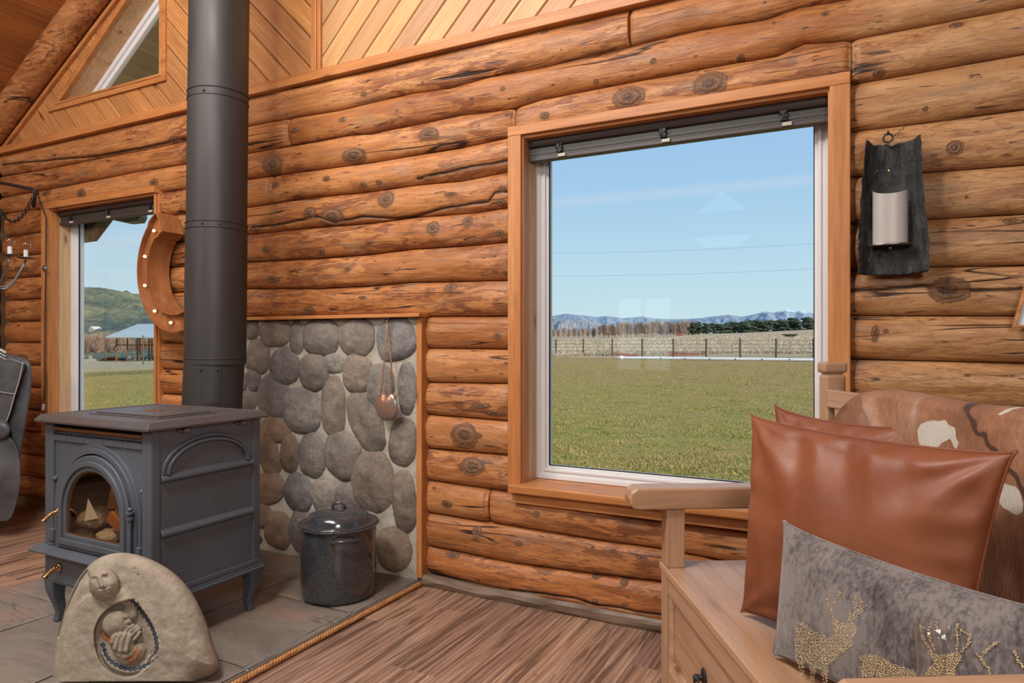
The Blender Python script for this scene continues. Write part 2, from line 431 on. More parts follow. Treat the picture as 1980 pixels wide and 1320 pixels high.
def mat_slate():
    t = NT('stamped_slate'); o = t.obj()
    n1 = t.noise(t.map(o, (1.1, 1.8, 1)), 1.7, 5, .6, .8)
    c = t.ramp(n1, [(.3, (.145, .115, .095)), (.5, (.215, .180, .152)), (.62, (.27, .185, .140)), (.75, (.26, .235, .205))])
    # cleft layers: iso lines
    n2 = t.noise(t.map(o, (1.2, 3.4, 1), rot=(0, 0, .35)), 1.4, 5, .55, .6)
    ln = t.ramp(t.math('ABSOLUTE', t.math('SUBTRACT', t.math('FRACT', t.math('MULTIPLY', n2, 6)), .5)), [(0, 1), (.025, .6), (.05, 0)])
    lm = t.ramp(t.noise(o, 2.7, 2), [(.46, 0), (.6, 1)])
    ln = t.math('MULTIPLY', ln, lm)
    c = t.mix(t.math('MULTIPLY', ln, .7), c, (.07, .05, .045))
    st = t.ramp(t.math('FRACT', t.math('MULTIPLY', n2, 6)), [(0, 0), (.9, 1), (1, 0)])
    b = t.bump(st, .35, .006); b = t.bump(t.noise(o, 40, 4), .3, .004, b)
    return t.fin(c, t.ramp(n1, [(.3, .42), (.7, .6)]), b, spec=.4)
M['slate'] = mat_slate()
M['slate_edge'] = plain('slate_edge', (.16, .175, .19), .7, bump=(60, .6, .006))
def mat_iron(name, col, rough, sc, st, rust=0):
    t = NT(name); o = t.obj()
    c = t.mix(t.ramp(t.noise(o, 4, 4), [(.35, 0), (.7, .5)]), col, tuple(x*1.5 for x in col))
    if rust: c = t.mix(t.math('MULTIPLY', t.ramp(t.noise(o, 5, 5, .65), [(.42, 0), (.66, 1)]), rust), c, (.12, .055, .032))
    b = t.bump(t.vor(t.map(o, (1, 1, 1)), sc, 'SMOOTH_F1'), st, .004)
    return t.fin(c, rough, b, .25, .4)
M['iron'] = mat_iron('grey_cast_iron', (.095, .109, .130), .46, 170, .45)
M['iron_smooth'] = mat_iron('grey_cast_iron_smooth', (.090, .103, .124), .45, 60, .08)
M['iron_top'] = mat_iron('cast_iron_top', (.085, .084, .086), .40, 240, .30, .40)
def mat_pipe():
    t = NT('black_stovepipe'); o = t.obj()
    c = t.mix(t.ramp(t.noise(t.map(o, (5, 5, .8)), 1.5, 4), [(.45, 0), (.8, .5)]), (.042, .039, .038), (.085, .080, .077))
    return t.fin(c, t.ramp(t.noise(o, 3, 3), [(.3, .42), (.7, .58)]), None, .2, .4)
M['pipe'] = mat_pipe()
M['brass'] = plain('brass', (.65, .35, .16), .22, 1)
M['copper_bar'] = plain('copper_bar', (.30, .17, .08), .35, .8)
M['firebox'] = plain('sooty_firebox', (.05, .046, .042), .8)
M['firewood'] = mat_wood('split_firewood', [(.30, .14, .06), (.42, .22, .10), (.52, .30, .15)], 'X', 20, 2)
M['bark_fire'] = plain('firewood_bark', (.16, .09, .05), .9, bump=(60, .8, .01))
M['paper'] = plain('crumpled_paper', (.42, .36, .30), .8)
M['cardboard'] = plain('orange_cardboard', (.50, .17, .05), .7)
def mat_enamel():
    t = NT('speckled_enamel'); o = t.obj()
    n_ = t.noise(o, 420, 2)
    c = t.ramp(n_, [(.40, (.022, .024, .028)), (.56, (.05, .054, .062)), (.70, (.15, .16, .175))])
    return t.fin(c, .16, None, 0, .6, Coat_Weight=.5)
M['enamel'] = mat_enamel()
def mat_rope():
    t = NT('sisal_rope'); o = t.obj()
    return t.fin(t.ramp(t.noise(t.map(o, (60, 12, 60)), 2, 3), [(.3, (.30, .11, .03)), (.7, (.60, .30, .11))]), .85, t.bump(t.noise(o, 220, 2), .5, .002))
M['rope'] = mat_rope()
def mat_leather(name, c0, c1, c2, rough=.33, cs=6):
    t = NT(name); o = t.obj()
    c = t.ramp(t.noise(o, cs, 5, .6), [(.3, c0), (.52, c1), (.75, c2)])
    b = t.bump(t.vor(o, 420), .10, .001); b = t.bump(t.noise(o, 14, 4), .18, .01, b)
    return t.fin(c, t.ramp(t.noise(o, 9, 3), [(.3, rough-.05), (.7, rough+.1)]), b, 0, .5)
M['leather'] = mat_leather('cognac_leather', (.175, .050, .020), (.225, .068, .027), (.265, .090, .038), .47)
M['grey_leather'] = mat_leather('grey_leather', (.045, .046, .05), (.085, .088, .095), (.13, .135, .15), .34)
M['thread'] = plain('pale_thread', (.4, .38, .35), .7)
def mat_velvet():
    t = NT('crushed_velvet'); o = t.obj()
    n1 = t.noise(t.map(o, (1, 1, 1)), 9, 4, .6); n2 = t.noise(t.map(o, (75, 75, 34)), 1.6, 3, .7)
    f = t.math('ADD', t.math('MULTIPLY', n1, .6), t.math('MULTIPLY', n2, .5))
    c = t.ramp(f, [(.42, (.055, .045, .044)), (.52, (.115, .100, .096)), (.62, (.20, .178, .168))])
    return t.fin(c, .75, t.bump(n2, .3, .002), 0, .2, Sheen_Weight=.7, Sheen_Roughness=.4)
M['velvet'] = mat_velvet()
M['gold'] = plain('gold_stud', (.62, .46, .26), .25, 1)
BP = [(.40, .225, .125), (.48, .29, .175), (.54, .345, .22)]
M['bench_x'] = mat_wood('bench_pine_long', BP, 'X', 16, 1.1, .36, (.2, .08, .04))
M['bench_y'] = mat_wood('bench_pine_cross', BP, 'Y', 16, 1.1, .36, (.2, .08, .04))
M['bench_z'] = mat_wood('bench_pine_upright', BP, 'Z', 16, 1.1, .36, (.2, .08, .04))
def mat_bark():
    t = NT('burnt_bark'); o = t.obj()
    n_ = t.noise(t.map(o, (30, 30, 12)), 1.5, 5, .65)
    c = t.ramp(n_, [(.3, (.018, .018, .019)), (.55, (.045, .047, .048)), (.66, (.07, .07, .065))])
    lich = t.ramp(t.noise(t.map(o, (70, 70, 40)), 1.3, 3, .6, 1.5), [(.62, 0), (.66, 1)])
    c = t.mix(t.math('MULTIPLY', lich, .5), c, (.19, .15, .07))
    return t.fin(c, .85, t.bump(n_, .9, .012), spec=.2)
M['bark'] = mat_bark()
M['cream'] = plain('cream_shade', (.46, .42, .39), .38)
def mat_sand():
    t = NT('carved_sandstone'); o = t.obj(); a = t.attr('paint')
    c = t.ramp(t.noise(o, 22, 5, .7), [(.3, (.27, .225, .17)), (.6, (.37, .32, .25)), (.75, (.44, .385, .31))])
    c = t.mix(t.ramp(t.noise(o, 300, 2), [(.3, .4), (.6, 0)]), c, (.15, .11, .08))
    c = t.mix(a.outputs['Alpha'], c, a.outputs['Color'])
    wv = t.n('ShaderNodeTexWave'); t.l(t.map(o, (1, 1, 1), rot=(0, .45, 0)), wv.inputs['Vector']); wv.inputs['Scale'].default_value = 55; wv.inputs['Distortion'].default_value = 3
    b = t.bump(t.math('MULTIPLY', wv.outputs[1], t.ramp(t.noise(o, 6, 2), [(.45, 0), (.65, 1)])), .35, .0025)
    b = t.bump(t.noise(o, 260, 3), .5, .002, b)
    return t.fin(c, .88, b, spec=.15)
M['sand'] = mat_sand()
M['horseshoe'] = mat_wood('copper_brown_horseshoe', [(.24, .085, .030), (.34, .13, .048), (.42, .175, .07)], 'Z', 8, 1.5, .24, kn=False)
def mat_emit(name, col, st):
    t = NT(name); t.fin(col, .3); t.setin(t.b, 'Emission Color', (*col, 1)); t.setin(t.b, 'Emission Strength', st); return t.m
M['lit_bulb'] = mat_emit('lit_bulb', (1.0, .72, .42), 3.0)
M['bulb'] = mat_glass('clear_bulb', (.97, .97, .97), 2.2)
M['candle'] = plain('white_candle_sleeve', (.75, .75, .74), .4)
M['steel'] = plain('dull_steel', (.22, .20, .19), .35, .8)
M['blind'] = plain('brown_blind_fabric', (.055, .040, .038), .45)
M['pleat'] = plain('pleated_fabric', (.07, .066, .055), .5)
M['clear'] = plain('clear_clip', (.5, .45, .38), .3)
def mat_pouch():
    t = NT('copper_pouch'); o = t.obj()
    c = t.ramp(t.noise(o, 9, 3), [(.35, (.24, .24, .26)), (.5, (.36, .22, .16)), (.65, (.50, .22, .11))])
    return t.fin(c, .3, t.bump(t.noise(o, 40, 2), .2, .004), .5, .5)
M['pouch'] = mat_pouch()
M['cord'] = plain('leather_cord', (.35, .17, .09), .7)
M['decanter'] = mat_glass('decanter_glass', (.98, .98, .98), 2.2)
# ================================================================ GEOMETRY
# ---------------------------------------------------------------- board fields
def clip_poly(poly, a, b, c):
    """keep a*x+b*y<=c"""
    out = []
    for i in range(len(poly)):
        p, q = poly[i], poly[(i+1) % len(poly)]
        dp_, dq = a*p[0]+b*p[1]-c, a*q[0]+b*q[1]-c
        if dp_ <= 0: out.append(p)
        if dp_*dq < 0:
            t = dp_/(dp_-dq); out.append((p[0]+(q[0]-p[0])*t, p[1]+(q[1]-p[1])*t))
    return out
def boards(mb, polys, ang, width, O, A, B, N, th=.012, gap=.0016, lens=None, ch=.0025):
    O, A, B, N = V(O), V(A), V(B), V(N)
    du = (cos(ang), sin(ang)); dv = (-sin(ang), cos(ang))
    uvs = mb.att.setdefault('uv', []); rn = mb.att.setdefault('rnd', [])
    rng = random.Random(int(ang*100)+len(polys))
    vall = [p[0]*dv[0]+p[1]*dv[1] for po in polys for p in po]
    k0, k1 = int(math.floor(min(vall)/width)), int(math.ceil(max(vall)/width))
    for k in range(k0, k1):
        rr = rng.random(); cuts = [(-1e3, 1e3)]
        if lens:
            uall = [p[0]*du[0]+p[1]*du[1] for po in polys for p in po]
            x = min(uall)-rng.random()*lens; cuts = []
            while x < max(uall):
                L = lens*rng.uniform(.75, 1.1); cuts.append((x, x+L)); x += L
        for (ua, ub) in cuts:
            if lens: rr = rng.random()
            for po in polys:
                lay = []
                for inset in (gap, gap+ch):
                    q = clip_poly(po, -dv[0], -dv[1], -(k*width+inset)); 
                    if q: q = clip_poly(q, dv[0], dv[1], (k+1)*width-inset)
                    if q and lens:
                        q = clip_poly(q, -du[0], -du[1], -(ua+inset*.6))
                        if q: q = clip_poly(q, du[0], du[1], ub-inset*.6)
                    lay.append(q)
                a, b = lay
                if len(a) < 3 or len(b) < 3: continue
                def emit(pts, h):
                    return [O+A*p[0]+B*p[1]+N*h for p in pts]
                def addf(vs, fs, src):
                    mb.add(vs, fs); rn.extend([rr]*len(vs))
                    for f in fs:
                        for i in f: 
                            p = src[i]; uvs.append((p[0]*du[0]+p[1]*du[1], p[0]*dv[0]+p[1]*dv[1]-k*width+rr*7))
                flip = A.cross(B).dot(N) < 0
                def od(f): return tuple(reversed(f)) if flip else tuple(f)
                addf(emit(b, th), [od(range(len(b)))], b)
                n = len(a)
                if len(b) == n:
                    vs = emit(a, th-ch)+emit(b, th)+emit(a, 0); src = list(a)+list(b)+list(a)
                    fs = [od((i, (i+1) % n, n+(i+1) % n, n+i)) for i in range(n)]+[od((2*n+i, 2*n+(i+1) % n, (i+1) % n, i)) for i in range(n)]
                    addf(vs, fs, src)
                else:
                    m = len(b); vs = emit(b, th)+emit(b, 0); src = list(b)+list(b)
                    addf(vs, [od((m+i, m+(i+1) % m, (i+1) % m, i)) for i in range(m)], src)
# ---------------------------------------------------------------- floor
RX0, RX1, RY0, YW = -5.62, 3.0, -8.3, 2.70
mb = MB()
boards(mb, [[(RX0, RY0), (RX1, RY0), (RX1, YW+.1), (RX0, YW+.1)]], pi/2, .188, (0,0,-.012), (1,0,0), (0,1,0), (0,0,1), .012, .0006, 1.25, .0012)
tag(mb.build('floor', M['floor']), kind='structure')
tag(MB().box((RX0-.2, RY0-.2, -.20), (RX1+.2, YW+.16, -.0125)).build('trim_11', M['core']), kind='structure')
# ---------------------------------------------------------------- wall_back : log courses
PJ = 2.69
def poly_fn(pts, Y=PJ):
    q = sorted([(wp(x, y, Y).x, wp(x, y, Y).z) for x, y in pts])
    xs = [a for a, _ in q]; zs = [b for _, b in q]
    return lambda X: float(np.interp(X, xs, zs))
B = [
 None,
 [(0,342),(86,329),(173,311),(250,296),(370,272),(481,245),(553,231),(659,214),(720,199),(800,181),(876,170),(951,149),(1050,132),(1180,100),(1216,92),(1362,57),(1483,38),(1544,16),(1640,0),(1980,-75)],
 [(0,383),(96,366),(184,349),(269,332),(370,316),(481,297),(557,284),(621,273),(682,261),(720,259),(800,242),(895,223),(997,210),(1050,193),(1180,168),(1301,145),(1382,129),(1503,109),(1556,85),(1610,82),(1649,77),(1980,14)],
 [(10,413),(340,369),(481,347),(583,333),(720,315),(800,301),(895,286),(991,265),(1300,215),(1647,164),(1786,139),(1980,105)],
 [(10,458),(340,416),(481,401),(565,388),(640,379),(720,371),(800,359),(895,350),(991,331),(1300,290),(1645,255),(1786,238),(1980,212)],
 [(10,497),(340,468),(480,454),(602,441),(720,432),(800,421),(914,412),(989,401),(1641,343),(1789,334),(1980,319)],
 [(10,539),(340,516),(478,507),(621,500),(720,492),(800,482),(914,475),(991,467),(1639,433),(1794,424),(1980,414)],
 [(10,581),(340,566),(476,558),(621,558),(720,553),(800,546),(991,542),(1639,524),(1796,516),(1980,513)],
 [(10,622),(340,613),(600,612),(814,612),(991,611),(1639,610),(1980,611)],
 [(10,662),(340,663),(816,673),(989,675),(1639,694),(1980,702)],
 [(10,704),(340,714),(821,739),(989,741),(1639,780),(1980,796)],
 [(10,746),(340,762),(821,800),(989,814),(1639,872),(1980,895)],
 [(10,788),(340,812),(819,865),(989,880),(1639,965),(1980,990)],
 [(10,828),(340,862),(821,926),(948,944),(989,950),(1300,1005),(1639,1055),(1980,1090)],
 [(10,872),(340,912),(821,989),(980,1014),(1144,1041),(1277,1060),(1980,1195)],
 [(10,912),(340,964),(825,1053),(980,1085),(1116,1104),(1276,1123),(1980,1300)],
 [(10,950),(340,1014),(825,1103),(980,1143),(1089,1166),(1276,1206),(1980,1400)],
]
BF = [(lambda X: 2.50)]+[poly_fn(b) for b in B[1:]]
# knots: course -> list of (px,py,rx_px,ry_px); cracks: course -> list of polylines
KN = {0: [(1360,72,10,6),(1050,60,9,5),(700,180,8,5),(330,270,12,8),(1455,60,6,5)],
      1: [(1262,117,7,6),(1430,108,9,7),(1595,25,10,6),(970,170,6,5),(1150,155,6,5),(660,230,8,6),(910,190,5,4),(570,250,8,5),(360,285,7,4)],
      2: [(1215,187,34,22),(1372,160,36,24),(1052,223,10,8),(826,258,22,14),(682,300,24,15),(525,318,20,18),(585,330,8,6),(85,371,9,7),(157,374,9,11),(296,352,9,8),(1604,143,8,7),(1850,45,16,8),(1700,137,14,7)],
      3: [(820,342,7,6),(700,357,8,6),(630,345,8,6),(530,357,9,6),(730,352,7,5),(40,395,14,7),(1790,208,7,6),(900,355,9,7)],
      4: [(745,385,17,17),(640,420,24,20),(597,412,15,13),(970,365,8,7),(488,440,9,8),(965,390,10,7),(1847,284,19,16),(870,375,14,5)],
      5: [(835,440,13,15),(902,427,11,12),(512,482,9,8),(965,450,9,7),(617,485,7,9),(40,520,14,6),(1870,380,5,4)],
      6: [(955,525,7,5),(525,540,14,7),(670,520,7,5),(975,527,6,6),(1955,425,16,7),(80,560,8,6)],
      7: [(868,555,14,9),(595,600,12,8),(700,575,9,4),(665,600,5,4),(1836,560,46,26)],
      8: [(916,605,5,3),(960,650,9,7),(330,632,8,4),(1692,645,8,20)],
      9: [(876,730,4,3),(920,715,5,3),(40,690,12,6)],
      10: [(930,785,22,6),(955,800,22,6),(1945,700,5,4)],
      11: [(897,843,28,26),(925,842,8,6),(1965,757,8,7)],
      12: [(912,902,26,18),(330,840,10,8)],
      13: [(862,975,12,8),(1036,995,7,7),(1182,988,6,6),(1330,960,9,8),(835,945,4,4)],
      14: [(1000,1052,9,6),(1143,1060,5,4),(1184,1068,8,5),(920,1030,9,12),(1240,1080,12,6)],
      15: [(1005,1090,12,6),(1148,1117,10,6),(1204,1130,9,8),(1267,1156,4,4),(1008,1145,16,6),(1150,1163,6,5),(1207,1170,7,5),(870,1075,14,7)]}
CK = {4: [[(482,440),(540,432),(590,422),(612,418),(640,430),(660,425),(700,418),(760,420),(800,415),(850,402),(890,396),(940,389),(955,372),(990,370)]],
      3: [[(800,345),(870,330),(920,320),(990,308)]],
      7: [[(1640,562),(1740,556),(1790,552),(1836,562),(1900,562),(1980,557)]],
      15: [[(980,1143),(1050,1150),(1110,1160),(1150,1172),(1190,1176),(1280,1192)]],
      0: [[(0,318),(180,300),(370,262)]]}
ZK = {}
for c, lst in KN.items():
    out = []
    for (x, y, rx, ry) in lst:
        p = wp(x, y, 2.645); q = wp(x+rx, y, 2.645); r_ = wp(x, y+ry, 2.645)
        out.append((p.x, p.z, abs(q.x-p.x), abs(r_.z-p.z)))
    ZK[c] = out
ZC = {c: [poly_fn(l, 2.645) for l in ls] for c, ls in CK.items()}
CR = {c: [(wp(l[0][0], l[0][1], 2.645).x, wp(l[-1][0], l[-1][1], 2.645).x) for l in ls] for c, ls in CK.items()}
Yj, D = 2.722, .070
def log_mesh(c, Xa, Xb, ea, eb, parent, seed):
    nx = max(6, int((Xb-Xa)/.010)); nt = 26
    rng = random.Random(seed*13+c); kn = list(ZK.get(c, []))
    for _ in range(int((Xb-Xa)*1.5)):
        X = rng.uniform(Xa, Xb); zt, zb = BF[c](X), BF[c+1](X)
        s_ = rng.uniform(.004, .0085); kn.append((X, rng.uniform(zb+.03, zt-.03), s_*1.4, s_))
    vs = []; K = []; C = []
    for i in range(nx+1):
        f = i/nx; X = Xa+(Xb-Xa)*f
        da, db = X-Xa, Xb-X; R = .035; shr = 1.0
        if ea and da < R: shr = min(shr, sqrt(max(0, 1-(1-da/R)**2))*.55+.45)
        if eb and db < R: shr = min(shr, sqrt(max(0, 1-(1-db/R)**2))*.55+.45)
        zt, zb = BF[c](X), BF[c+1](X); h = zt-zb; mid = (zt+zb)/2
        d = D*min(1.0, h/.135)*(1+.06*noise.noise(V((X*.9, c*3.1, seed))))
        for j in range(nt+1):
            th = pi*j/nt
            z = mid-h/2*cos(th)*(1+.0*th); sn = sin(th)
            y = Yj-d*(sn**.52)*(.35+.65*shr) if sn > 1e-6 else Yj
            if shr < 1: z = mid+(z-mid)*(.86+.14*shr)
            nn = noise.fractal(V((X*3.0, z*9, c*5.3+seed)), 1.0, 2.0, 3)
            y -= (nn*.008+.006*noise.noise(V((X*7, z*5, seed))))*sn
            kb = 9.0
            for (kx, kz, rx, ry) in kn:
                if abs(X-kx) < rx*3+.02:
                    q = sqrt(((X-kx)/rx)**2+((z-kz)/ry)**2)
                    if q < kb: kb = q
                    if q < 2.2 and rx > .012: y -= min(rx, .05)*.16*math.exp(-q*q*.9)*sn
            cb = .5
            for fn, (x0, x1) in zip(ZC.get(c, []), CR.get(c, [])):
                if x0 <= X <= x1:
                    q = z-fn(X)
                    if abs(q) < abs(cb): cb = q
                    if abs(q) < .010: y += .008*(1-abs(q)/.010)
            vs.append((X, y, z)); K.append(kb); C.append(cb)
    fs = [(i*(nt+1)+j, (i+1)*(nt+1)+j, (i+1)*(nt+1)+j+1, i*(nt+1)+j+1) for i in range(nx) for j in range(nt)]
    # end caps and back
    n0 = len(vs)
    fs.append(tuple(range(nt, -1, -1))); fs.append(tuple(nx*(nt+1)+j for j in range(nt+1)))
    m = MB(); m.add(vs, fs); m.att = {'knot': K, 'crack': C}
    o = m.build('log', M['log'], parent)
    me = o.data; sm = [True]*len(me.polygons); sm[-1] = sm[-2] = False; me.polygons.foreach_set('use_smooth', sm)
    return o
LW = (-4.966, -3.775)      # left window outer trim extents
BW = (-1.390, -.052)      # big window
ST = (-3.36, -1.872)      # stone surround
WZ0, WZT = .485, 2.083
wall = tag(empty('wall_back', (0, 0, 0)), kind='structure')
brk = {0: [wp(1215,60,2.66).x], 1: [wp(555,250,2.66).x], 2: [wp(993,220,2.66).x, wp(1646,120,2.66).x], 13: [wp(942,960,2.66).x], 9: [-2.6], 3: [wp(523,370,2.66).x], 8: [.9]}
seed = 1
for c in range(16):
    mid = (BF[c](-2)+BF[c+1](-2))/2
    segs = [(-5.55, 2.9)]
    if 3 <= c <= 12:   # beside the windows
        segs = [(-5.50, LW[0]+.005), (LW[1]-.004, BW[0]+.004), (BW[1]-.004, 2.9)]
    if c >= 8:
        new = []
        for a, b in segs:
            if a < ST[0] < b: new += [(a, ST[0]), (ST[1]+.022, b)]
            else: new.append((a, b))
        segs = new
    for xb in brk.get(c, []):
        new = []
        for a, b in segs:
            if a < xb < b: new += [(a, xb-.001), (xb+.001, b)]
            else: new.append((a, b))
        segs = new
    for a, b in segs:
        seed += 1
        if b > 2.89: b = 1.6 if c % 2 else 1.62
        log_mesh(c, a, b, a > -5.5 or c > 2, b < 1.5 and c not in (0,), wall, seed)
# wall core with real openings (chinking between the logs)
mb = MB()
def core(x0, x1, z0, z1): mb.box((x0, 2.708, z0), (x1, 2.86, z1))
LO = (-4.884, -3.800); BO = (-1.3265, -.1175); OZ0, OZ1 = .520, 2.043
core(-5.8, LO[0], 0, 2.52); core(LO[1], BO[0], 0, 2.52); core(BO[1], 3.2, 0, 2.52)
for o_ in (LO, BO): core(o_[0], o_[1], 0, OZ0); core(o_[0], o_[1], OZ1, 2.52)
mb.build('wall_core', M['core'], wall)
# rough baseboard / sill log foot
bb = MB()
bb.grid(lambda u, v: V((-1.86+u*3.0, 2.655-.012*sin(pi*v)+.006*noise.noise(V((u*30, v*3, 2))), .0+v*.055+.010*noise.noise(V((u*14, v, 0))))), 120, 4)
bb.box((-1.86, 2.66, 0), (1.2, 2.72, .05))
M['greywood'] = mat_wood('grey_weathered_wood', [(.13, .085, .055), (.20, .14, .095), (.27, .20, .14)], 'X', 22, 2)
tag(bb.build('baseboard_back', M['greywood'], smooth=False), kind='structure')
# ---------------------------------------------------------------- gable: pitch geometry
XP, TZ = -2.53, 2.49
SL = .585
RB = 2.715
def roofz(X): return RB+SL*(X+5.57)
PKX, PKZ = XP, RB+SL*(XP+5.57)
gable = tag(empty('wall_gable'), kind='structure')
GY = 2.685
mbL, mbR = MB(), MB()
tri = [(97,217),(322,155),(322,-60)]
Tw = [wp(x, y, 2.67) for x, y in tri]
ax, az = Tw[0].x, Tw[0].z; bx_, bz = Tw[1].x, (Tw[0].z+Tw[1].z)/2
az = bz
TS = (wp(240,0,2.67).z-az)/(wp(240,0,2.67).x-ax)     # slope of the casing's raking side
topz = az+TS*(bx_-ax)
cz = .0
# convex pieces of board field left of the chevron centre
lowz = TZ+.05
rz = lambda X: roofz(X)-.04
pieces = [
  [(-5.9, lowz-.0), (XP, lowz), (XP, az), (ax, az), (-5.2, az)],
]
pieces = [
  [(-5.6, lowz), (XP, lowz), (XP, az), (-5.6, az)],
  [(bx_, az), (XP, az), (XP, rz(XP)), (bx_, rz(bx_))],
  [(-5.6, az), (ax, az), (bx_, topz), (bx_, rz(bx_)), (-5.6, rz(-5.6))],
]
pieces = [clip_poly(p, -SL, 1, rz(0)) for p in pieces]
boards(mbL, pieces, -pi/4, .113, (0, GY, 0), (1,0,0), (0,0,1), (0,-1,0), .014, .0022, None, .004)
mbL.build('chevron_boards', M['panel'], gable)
pr = [[(XP, lowz), (3.2, lowz), (3.2, 5), (XP, 5)]]
pr = [clip_poly(p, SL, 1, PKZ+SL*PKX) for p in pr]
boards(mbR, pr, pi/4, .113, (0, GY, 0), (1,0,0), (0,0,1), (0,-1,0), .014, .0022, None, .004)
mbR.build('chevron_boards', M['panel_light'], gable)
# gable core with the triangular opening
mb = MB()
def gp(pts): mb.prism([(x, GY+.001, z) for x, z in pts], (0, .17, 0))
for p in pieces: gp([(x, min(z, roofz(x))) for x, z in p])
gp([(XP, TZ), (3.2, TZ), (3.2, 2.6), (XP, PKZ)]); gp([(-5.8, TZ), (XP, TZ), (XP, lowz), (-5.8, lowz)])
mb.build('gable_core', M['core'], gable)
# trim boards
def cas(name, pts, y0, dy, mat=None, bevel=.003):
    m = MB(); m.prism([(x, y0, z) for x, z in pts], (0, dy, 0)); return tag(m.build(name, mat or M['trim'], bevel=bevel), kind='structure')
tb = MB(); tb.box((-5.56, 2.630, TZ), (1.9, 2.70, TZ+.036)); tb.box((-5.56, 2.642, TZ+.036), (1.9, 2.70, TZ+.056))
tag(tb.build('trim_1', M['trim'], bevel=.003), kind='structure')
tb = MB()
xv = wp(612, 70, 2.66).x
tb.box((xv-.030, 2.650, TZ+.056), (xv+.005, 2.70, PKZ-.2)); tb.box((xv+.006, 2.655, TZ+.056), (xv+.030, 2.70, PKZ-.2))
tag(tb.build('trim_2', M['trimz'], bevel=.003), kind='structure')
# window casing (triangular)
wi = .036
def off_tri(d):
    # inward offset of the triangle by d
    s_ = sqrt(1+TS*TS)
    x2 = bx_-d; z0 = az+d
    # raking line: z = az+TS*(x-ax) - d*s_
    x0 = (z0-az+d*s_)/TS+ax; z2 = az+TS*(x2-ax)-d*s_
    return [(x0, z0), (x2, z0), (x2, z2)]
o3, i3, g3 = off_tri(-.004), off_tri(.034), off_tri(.034)
w3 = tag(empty('window_3', (0, 0, 0)), kind='structure')
m = MB(); m.ring([(x, 2.655, z) for x, z in o3], [(x, 2.655, z) for x, z in i3], (0, .03, 0)); m.build('window_casing', M['trim'], w3, bevel=.003)
m = MB(); o4, i4 = off_tri(.028), off_tri(.044)
m.ring([(x, 2.650, z) for x, z in o4], [(x, 2.650, z) for x, z in i4], (0, .03, 0)); m.build('window_casing', M['trim'], w3, bevel=.003)
jo, ji = off_tri(.026), off_tri(.040)
m = MB(); m.ring([(x, 2.67, z) for x, z in jo], [(x, 2.67, z) for x, z in ji], (0, .185, 0)); m.build('window_jamb', M['panel_light'] if 0 else M['jamb'], w3)
f1, f2 = off_tri(.038), off_tri(.10)
m = MB(); m.ring([(x, 2.80, z) for x, z in f1], [(x, 2.80, z) for x, z in off_tri(.07)], (0, .05, 0)); m.ring([(x, 2.815, z) for x, z in off_tri(.068)], [(x, 2.815, z) for x, z in off_tri(.10)], (0, .03, 0)); m.build('window_frame', M['white'], w3, bevel=.002)
m = MB(); m.prism([(x, 2.83, z) for x, z in off_tri(.095)], (0, .006, 0)); m.build('window_pane', M['glass'], w3)
# raking trim strip below the rafter
def rake(z_off, w, y0, dy, x0=-5.75, x1=XP):
    return [(x0, roofz(x0)+z_off), (x1, roofz(x1)+z_off), (x1, roofz(x1)+z_off-w), (x0, roofz(x0)+z_off-w)]
cas('trim_3', clip_poly(rake(-.212, .032, 0, 0), 0, -1, -(TZ+.05)), 2.645, .05)
# rafter log
m = MB(); pts = []; rad = []
for i in range(90):
    X = -5.95+3.6*i/89; pts.append(V((X, 2.60+.01*noise.noise(V((X, 0, 0))), roofz(X)-.108))); rad.append(.092+.007*noise.noise(V((X*2, 3, 0))))
m.tube(pts, rad, 20); m.att = {'knot': [9]*len(m.v), 'crack': [.5]*len(m.v)}
M['rafter'] = mat_wood('stained_rafter_log', [(.38, .14, .042), (.50, .20, .062), (.56, .25, .09)], 'X', 9, 2.5, .42, (.06, .025, .015))
raf = m.build('rafter_log', M['log'], gable, smooth=True)
# ---------------------------------------------------------------- ceiling
mb = MB()
s1 = sqrt(1+SL*SL)
A1 = V((1, 0, SL)).normalized()
boards(mb, [[(-.35, RY0), (3.04*s1, RY0), (3.04*s1, YW+.9), (-.35, YW+.9)]], pi/2, .135, (-5.57, 0, RB), A1, (0,1,0), (A1.cross(V((0,1,0))))*-1, .012, .001, None, .002)
A2 = V((1, 0, -SL)).normalized()
boards(mb, [[(0, RY0), (3.3*s1, RY0), (3.3*s1, YW+.9), (0, YW+.9)]], pi/2, .135, (PKX, 0, PKZ), A2, (0,1,0), (A2.cross(V((0,1,0))))*-1, .012, .001, None, .002)
ce = mb.build('ceiling', M['ceil']); tag(ce, kind='structure')
mb = MB()
mb.prism([(-5.9, RY0, roofz(-5.9)+.02), (XP, RY0, PKZ+.02), (.77, RY0, PKZ+.02-SL*3.3), (.77, RY0, PKZ+.12-SL*3.3), (XP, RY0, PKZ+.14), (-5.9, RY0, roofz(-5.9)+.14)], (0, YW-RY0+.9, 0))
mb.box((.7, RY0, 2.70), (3.2, YW+.16, 2.95))
tag(mb.build('trim_4', M['soffit' if 0 else 'core']), kind='structure')
